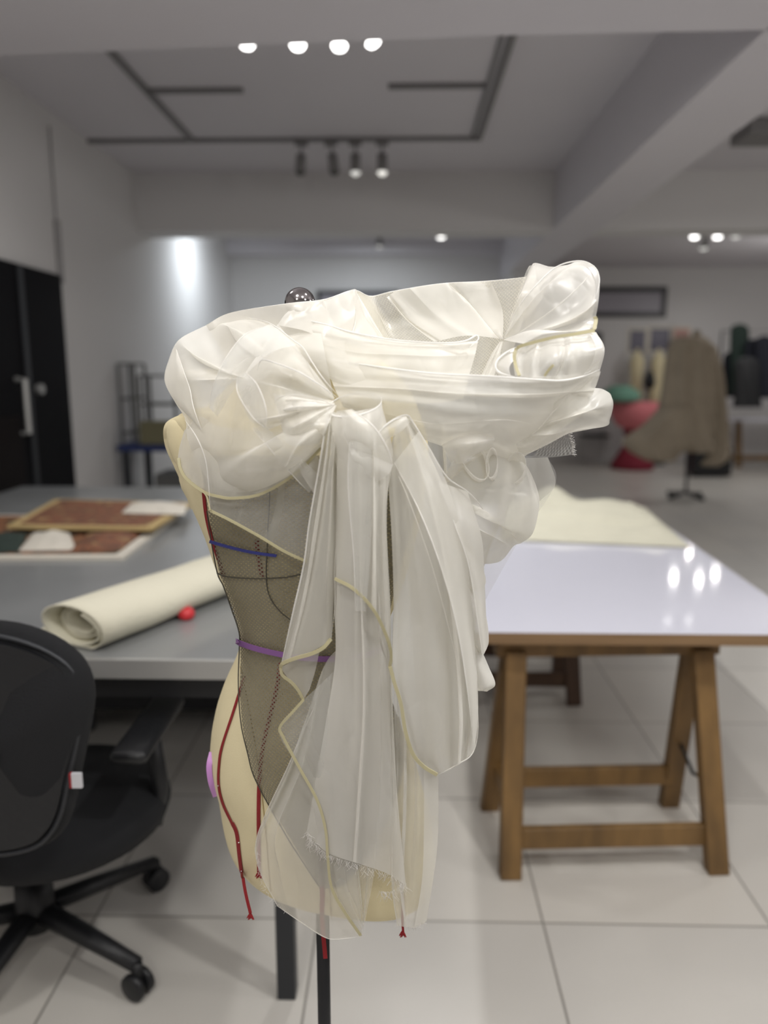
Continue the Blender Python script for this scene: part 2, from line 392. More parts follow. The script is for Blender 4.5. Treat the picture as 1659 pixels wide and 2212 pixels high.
# near row: lamps just behind the front beam
lab = ['leftmost bright lamp of the row of four under the front beam', 'second bright lamp from the left in the row under the front beam',
       'third bright lamp from the left in the row under the front beam', 'rightmost tilted bright lamp in the row under the front beam']
for i, (px, py, tl) in enumerate([(541, 99, .05), (645, 101, 0), (734, 103, 0), (808, 99, -.5)]):
    o = spot0 if i == 0 else copy_tree(spot0)
    Yq = 3.62; p = PY(px, py, Yq); o.location = (p.x-(.1 if i == 3 else 0)*1, Yq, p.z+(.2 if i < 3 else .185)); o.rotation_euler = (-.12, tl, 0)
    tag(o, lab[i], 'spotlight', 'lit row of lamps behind the front beam')
    bm = B(); tube(bm, [(0, 0, -.01), (0, 0, max(.02, ZC-o.location.z))], .008)
    for ch in [c for c in o.children if c.name.startswith('adapter')]: ch.location = (0, 0, 0)
    obj_ = bpy.data.meshes.new('drop_rod'); bm.to_mesh(obj_); bm.free(); r_ = bpy.data.objects.new('drop_rod', obj_); obj_.materials.append(M_darksteel); COL.objects.link(r_); r_.parent = o
# far lamps
def far_lamp(px, py, Y, r, lab, mat=M_bulb, grp=None):
    p = PY(px, py, Y); t = thing('ceiling_downlight', lab, 'ceiling lamp', p, grp)
    bm = B(); lathe(bm, [(r*1.1, 0), (r*1.2, .03), (r*.9, .12), (r*.4, .14)], p, 16); obj('housing', bm, M_track, t, True)
    bm = B(); lathe(bm, [(r*.4, -r*.5), (r*.85, -r*.35), (r, 0)], p, 16); obj('bulb', bm, mat, t, True)
    bm = B(); tube(bm, [p+Vector((0, 0, .13)), Vector((p.x, p.y, ZC))], .012); obj('drop_rod', bm, M_track, t)
far_lamp(953, 510, 8.4, .045, 'single bright round lamp hanging in the back room')
far_lamp(820, 532, 9.8, .03, 'faint small lamp hanging in the back room', M_lit)
for px, py in ((1455, 1247), (1510, 1252), (1545, 1240), (1488, 1195)):
    T_ = G(px, py, .735); kk = (2.72-.735)/(H-.735); area('far_lamp_light', (T_.x+T_.x*kk, T_.y+T_.y*kk, 2.72), .05, 2.5, NEUT, 175)
for px, py, lb in [(1500, 511, 'left bright lamp of the upper three far right'), (1550, 511, 'middle bright lamp of the upper three far right'),
                   (1589, 511, 'right bright lamp of the upper three far right'), (1520, 536, 'lower bright lamp below the three lamps far right')]:
    far_lamp(px, py, 8.6, .042, lb, M_bulb if py == 511 and px < 1580 else M_lit, 'far right ceiling lamps')
p = G(1640, 268, ZC); bm = B(); box(bm, (p.x-.12, p.y-.16, ZC-.1), (p.x+.3, p.y+.16, ZC), .01)
tag(obj('ceiling_vent_box', bm, M_track), 'grey box unit fixed to the ceiling at the upper right', 'ceiling unit')
# ================================================================= PICTURES, FAR OBJECTS
def framed(px0, py0, px1, py1, Y, lab, t=.05):
    a = PY(px0, py0, Y); b = PY(px1, py1, Y); r = thing('framed_picture', lab, 'picture', ((a.x+b.x)/2, Y-.02, b.z))
    bm = B(); x0, x1, z0, z1 = a.x, b.x, b.z, a.z
    box(bm, (x0, Y-.04, z1-t), (x1, Y, z1), .004); box(bm, (x0, Y-.04, z0), (x1, Y, z0+t), .004)
    box(bm, (x0, Y-.04, z0+t), (x0+t, Y, z1-t), .004); box(bm, (x1-t, Y-.04, z0+t), (x1, Y, z1-t), .004)
    obj('frame', bm, M_frame, r)
    bm = B(); box(bm, (x0+t, Y-.02, z0+t), (x1-t, Y-.005, z1-t)); obj('print', bm, M_picture, r)
framed(1180, 620, 1437, 686, YR, 'wide black framed picture on the far right wall', .085)
framed(685, 628, 862, 690, YB, 'wide black framed picture on the back wall behind the finial')
for i, (a, b, c, d_, lb) in enumerate([(1362, 714, 1392, 760, 'leftmost small dark photo pinned on the far wall'), (1406, 710, 1444, 758, 'second small dark photo pinned on the far wall'),
                                  (1456, 710, 1486, 750, 'pinkish small photo pinned above the jacketed dress form')]):
    p = PY(a, b, YR-.005); q = PY(c, d_, YR-.005); r = thing('wall_photo', lb, 'photo', ((p.x+q.x)/2, YR-.01, q.z), 'photos on the far wall')
    bm = B(); box(bm, (p.x-.04, YR-.012, q.z-.04), (q.x+.04, YR-.002, p.z+.04)); obj('mount', bm, M_paper, r)
    bm = B(); box(bm, (p.x, YR-.018, q.z), (q.x, YR-.012, p.z)); obj('image', bm, M_photo if i < 2 else solid('pink_photo', (190, 150, 140), .5, var=.3), r)
bm = B(); p = PY(1286, 735, YR-.02)
box(bm, (p.x-.08, YR-.05, p.z-.15), (p.x+.1, YR-.005, p.z+.12), .01); tag(obj('wall_speaker', bm, M_black), 'small black box on the far wall beside the organza', 'wall box')
# far dress form in a beige jacket
def torso_profile(bm, c, h, w, dd, mat=None, seg=24):
    prof = [(.30, 0), (.5, .02), (.52, .2), (.40, .48), (.46, .7), (.5, .85), (.34, .95), (.14, .99), (.12, 1.06), (.05, 1.08)]
    lathe(bm, [(r*w, z*h) for r, z in prof], c, seg, 1, dd/w)
def far_form(px, pyfoot, top_y, lab, body_mat, jacket=False, grp=None):
    b = G(px, pyfoot, 0); t = thing('dress_form', lab, 'dress form', b, grp); zt = PY(px, top_y, b.y).z
    bm = B(); tube(bm, [b+Vector((0, 0, .05)), b+Vector((0, 0, zt-.5))], .018); obj('pole', bm, M_darksteel, t)
    for k in range(4):
        a = k*math.pi/2+.5; bm = B(); e = b+Vector((math.cos(a)*.24, math.sin(a)*.24, .03))
        beam(bm, b+Vector((0, 0, .07)), e, .035, .03); tube(bm, [e+Vector((0, -.012, 0)), e+Vector((0, .012, 0))], .028, 10); obj('leg', bm, M_black, t)
    bm = B(); torso_profile(bm, (b.x, b.y, zt-.76), .7, .36, .25); obj('torso', bm, body_mat, t, True)
    return t, b, zt
t, b, zt = far_form(1480, 1076, 712, 'far dress form on a wheeled stand wearing a crumpled beige jacket', M_linen)
# jacket is its own thing hanging on the form
def P2(px, py, Y): p = PY(px, py, Y); return [p.x, p.y, p.z]
def shell(name, rows, Y, dep, mat, parent, seg=48, amp=.02, kf=9, lab=None):
    """closed draped shell: rows of (py, left px, right px)"""
    V = []
    R = catmull(np.array(rows, float), 40)
    for j, (py, l, r) in enumerate(R):
        a = PY(l, py, Y); c = PY(r, py, Y); cx = (a.x+c.x)/2; hw = (c.x-a.x)/2
        ring = []
        for k in range(seg):
            th = 2*math.pi*k/seg; f = 1+amp/max(hw, .02)*math.sin(kf*th+2*math.sin(j*.15)+j*.02)*min(1, j/12)*.6
            ring.append((cx+hw*math.cos(th)*f, Y+min(dep, hw*1.1)*math.sin(th)*f, a.z))
        V.append(ring)
    bm = B(); rr = [[bm.verts.new(p) for p in ring] for ring in V]
    for i in range(len(rr)-1):
        for k in range(seg): bm.faces.new((rr[i][k], rr[i][(k+1) % seg], rr[i+1][(k+1) % seg], rr[i+1][k]))
    bm.faces.new(rr[0]); bm.faces.new(rr[-1][::-1])
    return obj(name, bm, mat, parent, True)
j = thing('linen_jacket', 'crumpled beige long jacket draped on the far dress form', 'jacket', (b.x, b.y, .7))
shell('jacket_body', [(728, 1462, 1512), (745, 1448, 1532), (800, 1440, 1545), (880, 1428, 1550), (925, 1420, 1548), (950, 1440, 1552), (975, 1470, 1555)], b.y-.02, .2, M_linen, j, amp=.05)
shell('sleeve', [(745, 1520, 1545), (800, 1530, 1560), (870, 1540, 1566), (930, 1545, 1570), (985, 1530, 1572), (1005, 1515, 1550)], b.y-.1, .12, M_linen, j, amp=.03)
shell('train', [(880, 1425, 1500), (920, 1390, 1500), (950, 1350, 1510), (975, 1365, 1470), (995, 1400, 1450)], b.y-.12, .16, M_linen, j, amp=.05)
# coral stool / table with crimson base
p = G(1365, 1012, 0); zt = PY(1365, 868, p.y).z
t = thing('round_table', 'round table under coral cloth with narrow waist on the far right', 'table', p)
def lx(px, Y): return PY(px, 900, Y).x
hw = (lx(1413, p.y)-lx(1306, p.y))/2
bm = B(); lathe(bm, [(hw*.25, zt-.42), (hw*.7, zt-.36), (hw*.95, zt-.2), (hw, zt-.02), (hw*.9, zt)], p, 32); obj('coral_cloth', bm, M_coral, t, True)
bm = B(); lathe(bm, [(hw*.85, 0), (hw*.84, .08), (hw*.5, .28), (hw*.35, .42), (hw*.45, .6)], p, 32); obj('crimson_base', bm, M_crimson, t, True)
# small side chair (white metal) beside it
p = G(1282, 1000, 0); t = thing('metal_chair', 'thin pale metal chair frame left of the coral cloth table', 'chair', p)
for dx, dy in ((-.18, -.18), (.18, -.18), (-.18, .18), (.18, .18)):
    bm = B(); tube(bm, [p+Vector((dx, dy, 0)), p+Vector((dx*.9, dy*.9, .45 if dy < 0 else .9))], .013); obj('leg', bm, M_alu, t)
bm = B(); box(bm, p+Vector((-.2, -.2, .43)), p+Vector((.2, .2, .46)), .01); obj('seat', bm, M_darksteel, t)
bm = B(); box(bm, p+Vector((-.18, .15, .65)), p+Vector((.18, .18, .88)), .01); obj('backrest', bm, M_darksteel, t)
# cream torsos on far wall side
for i, (px, l) in enumerate([(1372, 'left of two cream torso forms before the far wall'), (1418, 'right of two cream torso forms before the far wall')]):
    p = G(px, 1000, 0); p = Vector((p.x, 12.3, 0)); p.x = PY(px, 850, 12.3).x
    t = thing('torso_form', l, 'dress form', p, 'cream torso forms by the far wall')
    z0 = PY(px, 880, 12.3).z; z1 = PY(px, 762, 12.3).z
    bm = B(); torso_profile(bm, (p.x, p.y, z0), z1-z0, .22, .18); obj('torso', bm, M_cream, t, True)
    bm = B(); tube(bm, [p+Vector((0, 0, .03)), (p.x, p.y, z0+.05)], .02); obj('pole', bm, M_darksteel, t)
    bm = B(); lathe(bm, [(.2, 0), (.2, .02), (.03, .05)], p, 20); obj('base', bm, M_black, t)
p = PY(1403, 822, 12.0); bm = B(); lathe(bm, [(.03, -.14), (.08, -.08), (.09, 0), (.05, .12), (.02, .14)], p, 12); tube(bm, [p+Vector((0, 0, .13)), p+Vector((0, .05, .35)), (p.x, YR, p.z+.45)], .006, 6)
tag(obj('black_bag', bm, M_black, None, True), 'small dark bag hanging between the two cream torso forms', 'bag')
p = PY(1340, 850, 11.6); bm = B(); lathe(bm, [(.12, -.12), (.3, -.1), (.28, .02), (.12, .12)], p, 16)
tag(obj('mint_cloth_pile', bm, M_mint, None, True), 'mint green cloth heap behind the coral cloth table', 'cloth')
# clothes rail with dark garments
pr = PY(1600, 715, 11.2); t = thing('clothes_rail', 'clothes rail holding dark garments at the far right edge', 'clothes rail', (pr.x, 11.2, 0))
x0, x1 = PY(1560, 715, 11.2).x, PY(1760, 715, 11.2).x
bm = B(); tube(bm, [(x0, 11.2, 0), (x0, 11.2, pr.z), (x1, 11.2, pr.z), (x1, 11.2, 0)], .015); obj('rail', bm, M_darksteel, t)
gl = ['leftmost dark navy garment on the far clothes rail', 'dark green garment on the far clothes rail', 'tall charcoal garment on the far clothes rail', 'rightmost navy garment on the far clothes rail', 'black garment behind the others on the far clothes rail']
for i, (px, wd, y0, y1, mt) in enumerate([(1578, 34, 760, 858, M_blackcloth), (1598, 44, 700, 850, M_greencloth), (1628, 40, 732, 850, M_blackcloth), (1652, 44, 725, 860, M_blackcloth), (1615, 60, 770, 880, M_black)]):
    g = shell('hanging_garment', [(y0, px-6, px+6), (y0+14, px-wd*.4, px+wd*.4), (y0+(y1-y0)*.6, px-wd*.42, px+wd*.4), (y1, px-wd*.5, px+wd*.5)], 11.36-.13*i, .05, mt, None, amp=.03)
    tag(g, gl[i], 'garment', 'garments on the far rail')
# far white table with wooden legs
zt = .75; a = G(1567, 905, zt); y1t = G(1600, 862, zt).y
t = thing('trestle_table', 'distant white topped table with wooden legs at the right edge', 'table', (a.x, a.y, 0))
y1t = min(y1t, a.y+1.1)
bm = B(); box(bm, (a.x-.05, a.y, zt-.03), (a.x+2.4, YR-.35, zt), .004); obj('tabletop', bm, M_white, t)
for dx in (.12, .3, 2.0, 2.25):
    bm = B(); beam(bm, (a.x+dx, a.y+.1, 0), (a.x+dx, a.y+.25, zt-.03), .08, .06); obj('leg', bm, M_pine, t)
bm = B(); beam(bm, (a.x+.12, a.y+.12, .15), (a.x+2.2, a.y+.12, .15), .04, .08); obj('stretcher', bm, M_pine, t)
bm = B(); p = G(1530, 1030, 0); box(bm, (p.x-.25, p.y-.1, .02), (p.x+.28, p.y+.25, .42), .03)
tag(obj('dark_storage_crate', bm, M_black), 'dark crate on the floor beneath the jacketed dress form', 'crate')
# blue bench with racks in the rear left
Yb = 5.75; pb = PY(235, 967, Yb); zb = pb.z; xb0 = max(pb.x, XW+.04); xb1 = PY(560, 967, Yb).x
t = thing('workbench', 'blue topped workbench with dark legs by the left wall', 'workbench', (xb0, Yb, 0))
bm = B(); box(bm, (xb0, Yb, zb-.03), (xb1, Yb+.6, zb+.02), .004); obj('benchtop', bm, M_bluebench, t)
for x in (xb0+.05, (xb0+xb1)/2, xb1-.05):
    for y in (Yb+.05, Yb+.55):
        bm = B(); beam(bm, (x, y, 0), (x, y, zb-.03), .05, .05); obj('leg', bm, M_darksteel, t)
bm = B(); box(bm, (xb0+.08, Yb+.1, .25), (xb1-.08, Yb+.5, .28)); obj('shelf', bm, M_darksteel, t)
for i, (l, r, y0, lb) in enumerate([(228, 288, 786, 'taller grey wire rack standing on the blue workbench'), (299, 376, 812, 'shorter grey wire rack standing on the blue workbench')]):
    a = PY(l, y0, Yb+.15); c = PY(r, y0, Yb+.15); x0, x1 = a.x, c.x; x0 = max(x0, XW+.03)
    q = thing('wire_rack', lb, 'rack', (x0, Yb+.15, zb+.02), 'racks on the workbench')
    for x in (x0, x1):
        for y in (Yb+.15, Yb+.4):
            bm = B(); tube(bm, [(x, y, zb+.02), (x, y, a.z)], .013); obj('post', bm, M_rack, q)
    for k in range(3):
        z = zb+.1+(a.z-zb-.1)*k/2
        bm = B()
        for m_ in range(4): tube(bm, [(x0, Yb+.15+.083*m_, z), (x1, Yb+.15+.083*m_, z)], .009)
        obj('wire_shelf', bm, M_rack, q)
a = PY(300, 910, Yb+.02); c = PY(372, 955, Yb+.02); bm = B(); box(bm, (a.x, Yb+.01, zb+.02), (c.x, Yb+.12, a.z), .01)
tag(obj('cardboard_box', bm, M_box), 'olive cardboard box on the blue workbench', 'box')
a = PY(372, 985, Yb+.12); bm = B(); box(bm, (a.x-.15, Yb+.12, .28), (a.x+.2, Yb+.45, .68), .02)
tag(obj('storage_bin', bm, M_rack), 'pale grey bin on the lower shelf of the blue workbench', 'bin')
# ================================================================= LEFT GREY TABLE
ZT = .84; YT0 = G(400, 1427, ZT).y; XT1 = -.235
tb = thing('cutting_table', 'large grey topped cutting table with metal edge and black legs', 'table', (-1.3, YT0+1.2, 0))
TY1 = 4.15
bm = B(); box(bm, (-2.1, YT0+.012, ZT-.02), (XT1-.012, TY1, ZT), .002); obj('tabletop', bm, M_greytop, tb)
bm = B(); box(bm, (-2.11, YT0, ZT-.045), (XT1, YT0+.012, ZT+.001), .002); box(bm, (XT1-.012, YT0+.012, ZT-.045), (XT1, TY1, ZT+.001), .002)
box(bm, (-2.1, YT0+.012, ZT-.045), (XT1-.012, YT0+.05, ZT-.021)); obj('metal_edge', bm, M_alu, tb)
bm = B(); box(bm, (-2.05, YT0+.03, ZT-.10), (XT1-.03, YT0+.07, ZT-.046)); box(bm, (XT1-.07, YT0+.07, ZT-.10), (XT1-.03, TY1-.05, ZT-.046)); obj('apron', bm, M_black, tb)
lf = G(619, 2160, 0)
for x, y in ((lf.x, lf.y+.02), (lf.x+.02, TY1-.1), (-2.0, lf.y+.02), (-2.0, TY1-.1), (lf.x+.02, 2.95), (-1.3, 2.95)):
    bm = B(); box(bm, (x-.022, y-.022, 0), (x+.022, y+.022, ZT-.046), .003); obj('leg', bm, M_darksteel, tb)
bm = B(); box(bm, (-2.0, 2.93, .10), (lf.x, 2.98, .17)); obj('lower_rail', bm, M_black, tb)
bm = B(); box(bm, (-2.0, 2.98, .17), (lf.x, 3.9, .2)); obj('lower_shelf', bm, M_darksteel, tb)
# fabric roll
a = G(175, 1345, ZT+.055); c = G(520, 1222, ZT+.055); d = (c-a).normalized(); c = c+d*.35
rl = thing('fabric_roll', 'rolled length of ivory fabric lying on the grey cutting table', 'fabric roll', (a+c)/2-Vector((0, 0, .05)))
s = Vector((-d.y, d.x, 0))
if s.y < 0: s = -s
def spiral(name, r0, r1, turns, ext, mat):
    nu = 110; nv = 26; P = np.zeros((nu, nv, 3))
    for i in range(nu):
        th = 2*math.pi*turns*i/(nu-1)+math.pi*.7; r = r0+(r1-r0)*i/(nu-1)
        for j_ in range(nv):
            v = j_/(nv-1); st = a - d*(ext*(1+.5*math.sin(th*1.0+.4))*(1-v))
            q = st.lerp(c, v); w_ = 1.0+.05*noise.noise(Vector((th, v*6, r0*40)))
            rr = r*w_*(1.0-.12*v)
            q = q + s*(rr*1.3*math.cos(th)) + Vector((0, 0, rr*.78*math.sin(th)-.0))
            P[i, j_] = q
    P[..., 2] = np.maximum(P[..., 2], ZT+.003)
    o = grid_mesh(name, P, mat, rl); mo = o.modifiers.new('thick', 'SOLIDIFY'); mo.thickness = .004; return o
spiral('outer_wrap', .060, .080, 1.6, .03, M_roll); spiral('inner_wrap', .032, .056, 2.2, .0, M_roll)
# red ball on table
p = G(403, 1338, ZT); bm = B(); bmesh.ops.create_uvsphere(bm, u_segments=24, v_segments=16, radius=.019)
for v in bm.verts: v.co = Vector((v.co.x*1.15, v.co.y*1.15, max(v.co.z, -.015)))+p+Vector((0, -.0, .0155))
tag(obj('pincushion', bm, M_redball, None, True), 'small round red pincushion beside the ivory fabric roll', 'pincushion')
# collage boards
def slab(bm, pts, z0, z1):
    lo = [bm.verts.new((p.x, p.y, z0)) for p in pts]; hi = [bm.verts.new((p.x, p.y, z1)) for p in pts]; n = len(pts)
    bm.faces.new(lo[::-1]); bm.faces.new(hi)
    for i in range(n): bm.faces.new((lo[i], lo[(i+1) % n], hi[(i+1) % n], hi[i]))
def shrink(pts, k):
    c = sum(pts, Vector())/len(pts); return [p.lerp(c, k) for p in pts]
def collage_mat(name, cols, scale):
    m, nt, out = nmat(name); N = nt.nodes
    b = N.new('ShaderNodeBsdfPrincipled'); nt.links.new(b.outputs[0], out.inputs[0]); b.inputs['Roughness'].default_value = .7
    tc = N.new('ShaderNodeTexCoord'); n = N.new('ShaderNodeTexNoise'); n.inputs['Scale'].default_value = scale; n.inputs['Detail'].default_value = 3; n.inputs['Distortion'].default_value = 1
    nt.links.new(tc.outputs['Object'], n.inputs['Vector']); r = N.new('ShaderNodeValToRGB'); nt.links.new(n.outputs['Fac'], r.inputs[0])
    e = r.color_ramp.elements; e[0].position = .3; e[0].color = (*srgb(cols[0]), 1); e[1].position = .72; e[1].color = (*srgb(cols[-1]), 1)
    for i, c_ in enumerate(cols[1:-1]):
        q = e.new(.3+.42*(i+1)/(len(cols)-1)); q.color = (*srgb(c_), 1)
    nt.links.new(r.outputs[0], b.inputs['Base Color']); return m
M_col1 = collage_mat('brown_green_collage', [(30, 66, 52), (90, 64, 44), (150, 100, 66), (70, 46, 38)], 13)
M_col2 = collage_mat('rust_collage', [(60, 44, 40), (136, 88, 62), (100, 66, 52), (186, 150, 100)], 15)
def board(name, px, lab, base, top, z, k, patches):
    pts = [G(x, y, ZT+z) for x, y in px]; c_ = sum(pts, Vector())/len(pts)
    t = thing(name, lab, 'artwork', c_, 'collage boards on the cutting table')
    bm = B(); slab(bm, pts, ZT+z+.001, ZT+z+.013); obj('board', bm, base, t)
    bm = B(); slab(bm, shrink(pts, k), ZT+z+.013, ZT+z+.016); obj('collage', bm, top, t)
    for (pp, mt) in patches:
        q = [G(x, y, ZT+z+.018) for x, y in pp]; nu = 18; P = np.zeros((nu, nu, 3))
        for i in range(nu):
            for j_ in range(nu):
                u, v = i/(nu-1), j_/(nu-1); e = q[0].lerp(q[1], u).lerp(q[3].lerp(q[2], u), v)
                hgt = .03*math.sin(math.pi*u)**.5*math.sin(math.pi*v)**.5*(.6+.6*abs(noise.noise(e*22)))
                P[i, j_] = (e.x, e.y, e.z+hgt)
        grid_mesh('cloth_patch', P, mt, t)
board('collage_board', [(-160, 1212), (268, 1210), (384, 1120), (-40, 1118)], 'nearer collage board with green, white and brown fabric patches', M_paper, M_col1, 0, .1,
      [([(-60, 1196), (40, 1192), (60, 1152), (-20, 1154)], M_greencloth), ([(40, 1190), (165, 1188), (150, 1150), (70, 1152)], M_paper), ([(150, 1190), (262, 1188), (305, 1150), (190, 1152)], M_col2), ([(180, 1150), (330, 1150), (365, 1126), (240, 1128)], M_frame)])
board('collage_board', [(15, 1143), (330, 1148), (420, 1092), (120, 1084)], 'farther tan collage board with rust patches and white tufts', M_kraft, M_col2, .034, .13,
      [([(262, 1108), (398, 1112), (405, 1090), (285, 1086)], M_paper)])
# ================================================================= RIGHT WHITE TABLE
ZR = .735; a = G(1030, 1365, ZR); b2 = G(1770, 1365, ZR); b3 = G(1419, 1122, ZR)
yr0 = a.y; xr0 = a.x-.02; xr1 = b2.x; yr1 = 4.25; xo = b3.x+(b3.x-b2.x)*(yr1-b3.y)/(b3.y-yr0)-xr1
tt = thing('white_table_top', 'long glossy white tabletop with plywood edge laid on wooden trestles', 'table', ((xr0+xr1)/2, 3, ZR-.03))
def quad_slab(z0, z1, inset=0):
    bm = B(); slab(bm, [Vector((xr0+inset, yr0+inset, 0)), Vector((xr1-inset, yr0+inset, 0)), Vector((xr1+xo-inset, yr1-inset, 0)), Vector((xr0+xo-inset+2*inset, yr1-inset, 0))], z0, z1); return bm
obj('board', quad_slab(ZR-.036, ZR-.002), M_ply, tt); obj('white_surface', quad_slab(ZR-.002, ZR), M_white, tt)
def trestle(lab, Ya, Yb_, x0, x1, mat, chain=True):
    zt_ = ZR-.036; ym = (Ya+Yb_)/2
    t = thing('trestle', lab, 'trestle', ((x0+x1)/2, ym, 0), 'wooden trestles under the white table')
    for x, sx in ((x0, -1), (x1, 1)):
        for y, k in ((Ya, -1), (Yb_, 1)):
            bm = B(); beam(bm, (x+.0*sx, y, 0), (x-.045*sx*.6, ym+k*.03, zt_-.06), .058, .036, Vector((0, 1, 0)))
            # cut flat feet by a thin pad
            obj('leg', bm, mat, t)
    bm = B(); box(bm, (x0-.03, ym-.03, zt_-.075), (x1+.03, ym+.03, zt_), .003); obj('top_rail', bm, mat, t)
    for y, z in ((Ya+.035, .105), (Yb_-.035, .135)):
        bm = B(); beam(bm, (x0, y, z), (x1, y, z), .026, .065); obj('stretcher', bm, mat, t)
    bm = B(); beam(bm, (x0+.02, Ya+.04, .17), (x0+.02, Yb_-.05, .17), .03, .05); obj('side_brace', bm, mat, t)
    if chain:
        bm = B(); tube(bm, [(x1-.01, Ya+.06, .26), (x1-.01, ym, .22), (x1-.01, Yb_-.07, .27)], .006); obj('stay_chain', bm, M_black, t)
    return t
t1 = trestle('near pine trestle holding the front end of the white table', 2.06, 2.42, .31, .93, M_pine)
t1.rotation_euler = (0, 0, .06)
trestle('darker wooden trestle under the far end of the white table', 3.24, 3.6, .3, .77, M_darkwood, False)
# cream cloth pile on far end of white table
def heap(name, px, lab, z0, hfun, mat, thick=.004, n=70):
    q = [G(x, y, z0) for x, y in px]; P = np.zeros((n, n, 3))
    for i in range(n):
        for j_ in range(n):
            u, v = i/(n-1), j_/(n-1); e = q[0].lerp(q[1], u).lerp(q[3].lerp(q[2], u), v)
            P[i, j_] = (e.x, e.y, z0+hfun(u, v, e))
    o = grid_mesh(name, P, mat, None); mo = o.modifiers.new('thick', 'SOLIDIFY'); mo.thickness = thick
    return tag(o, lab, 'cloth')
def hf(u, v, e):
    edge = min(1, 8*v)*min(1, 10*(1-v))*min(1, 8*(1-u))*min(1, 8*u)
    return .006+edge*(.035+.03*noise.noise(e*5)+.012*math.sin(30*v+4*u)+.075*math.exp(-((u-.34)/.12)**2-((v-.8)/.22)**2)+.03*math.exp(-((u-.6)/.3)**2-((v-.6)/.3)**2))
heap('calico_cloth', [(1080, 1168), (1492, 1184), (1392, 1098), (1090, 1086)], 'crumpled cream calico cloth on the far end of the white table', ZR+.002, hf, M_creamf)
heap('folded_cloth', [(1100, 1150), (1440, 1168), (1400, 1120), (1110, 1110)], 'folded tan edged cloth under the cream calico', ZR+.001, lambda u, v, e: .004+.012*math.sin(math.pi*u)*math.sin(math.pi*v), M_kraft)
# ================================================================= OFFICE CHAIR
cb = G(130, 2010, 0); cb = Vector((-.93, 1.72, 0))
ch = thing('office_chair', 'black office swivel chair with rounded back facing the grey table', 'office chair', cb)
def cushion(name, outline, Yf, th, mat, curve=.05, piping=True):
    """upright cushion from a front outline (x,z) list; bulged both sides"""
    bm = B(); n = len(outline); cx = sum(p[0] for p in outline)/n; cz = sum(p[1] for p in outline)/n
    rings = []
    for k, (sc, yo) in enumerate([(0.02, -1), (.5, -1), (.85, -.85), (.97, -.5), (1, 0), (.97, .5), (.85, .85), (.5, 1), (.02, 1)]):
        rings.append([bm.verts.new((cx+(x-cx)*sc, Yf+yo*th/2+curve*((x-cx)/.25)**2*-1, cz+(z-cz)*sc)) for x, z in outline])
    for i in range(len(rings)-1):
        for k in range(n): bm.faces.new((rings[i][k], rings[i][(k+1) % n], rings[i+1][(k+1) % n], rings[i+1][k]))
    bm.faces.new(rings[0]); bm.faces.new(rings[-1][::-1])
    return obj(name, bm, mat, ch, True)
Yk = 1.30
def PK(x, y): p = PY(x, y, Yk); return (p.x, p.z)
ctl = [(-60, 1335), (40, 1345), (130, 1375), (190, 1420), (213, 1480), (205, 1560), (180, 1670), (165, 1740), (140, 1790), (100, 1822), (20, 1838), (-100, 1838), (-190, 1800), (-250, 1700), (-290, 1560), (-290, 1450), (-230, 1380), (-150, 1345)]
C2 = catmull(np.array(ctl+[ctl[0]], float), 60)[:-1]
cushion('backrest', [PK(x, y) for x, y in C2], Yk, .075, M_blackfab, .03)
cx_, cy_ = -40, 1590
C3 = [(cx_+(x-cx_)*.93, cy_+(y-cy_)*.93) for x, y in C2]
bm = B(); pts = [Vector((PK(x, y)[0], Yk-.036-.03*((PK(x, y)[0]-(-.66))/.25)**2*0, PK(x, y)[1])) for x, y in C3]; tube(bm, pts+[pts[0]], .0045, 6, caps=False); obj('piping', bm, M_darksteel, ch, True)
C4 = [(cx_+(x-cx_)*.9, cy_+(y-cy_)*.88) for x, y in C2]
# outer shell plate of the back
bm = B(); q = [Vector((PK(x, y)[0], Yk-.044, PK(x, y)[1])) for x, y in C4]; q2 = [p+Vector((0, .03, 0)) for p in q]
f0 = [bm.verts.new(p) for p in q]; f1 = [bm.verts.new(p) for p in q2]; bm.faces.new(f0); bm.faces.new(f1[::-1])
for i in range(len(f0)): bm.faces.new((f0[i], f0[(i+1) % len(f0)], f1[(i+1) % len(f0)], f1[i]))
obj('back_shell', bm, M_black, ch)
p = PY(160, 1686, Yk-.05); bm = B(); box(bm, (p.x-.004, Yk-.052, p.z-.014), (p.x+.014, Yk-.046, p.z+.014)); tgo = obj('care_tag', bm, M_tagw, ch)
bm = B(); box(bm, (p.x-.008, Yk-.0525, p.z-.014), (p.x-.004, Yk-.0455, p.z+.014)); obj('red_tag_edge', bm, M_red, tgo)
# seat
bm = B(); lathe(bm, [(.05, -.045), (.2, -.045), (.245, -.03), (.255, 0), (.245, .03), (.2, .045), (.05, .05)], (-.80, 1.62, .47), 40, 1.0, 1.0); obj('seat', bm, M_blackfab, ch, True)
bm = B(); box(bm, (cb.x-.14, cb.y-.2, .36), (cb.x+.14, cb.y+.1, .42), .02); obj('seat_mechanism', bm, M_black, ch)
bm = B(); beam(bm, (cb.x, Yk+.02, .55), (cb.x, cb.y-.1, .38), .06, .02); obj('back_bar', bm, M_black, ch)
for sx in (-1, 1):
    bx = cb.x+.08+sx*.28
    bm = B(); tube(bm, [(bx-.1*sx, 1.6, .42), (bx, 1.62, .44), (bx+.01*sx, 1.63, .52), (bx, 1.62, .66)], [.016, .02, .02, .018], 10); obj('armrest_post', bm, M_black, ch, True)
    bm = B(); box(bm, (bx-.04, 1.46, .66), (bx+.04, 1.76, .69), .014); obj('armrest_pad', bm, M_black, ch, True)
bm = B(); tube(bm, [(cb.x, cb.y, .08), (cb.x, cb.y, .2), (cb.x, cb.y, .2), (cb.x, cb.y, .38)], [.05, .045, .03, .03], 16); obj('gas_column', bm, M_black, ch, True)
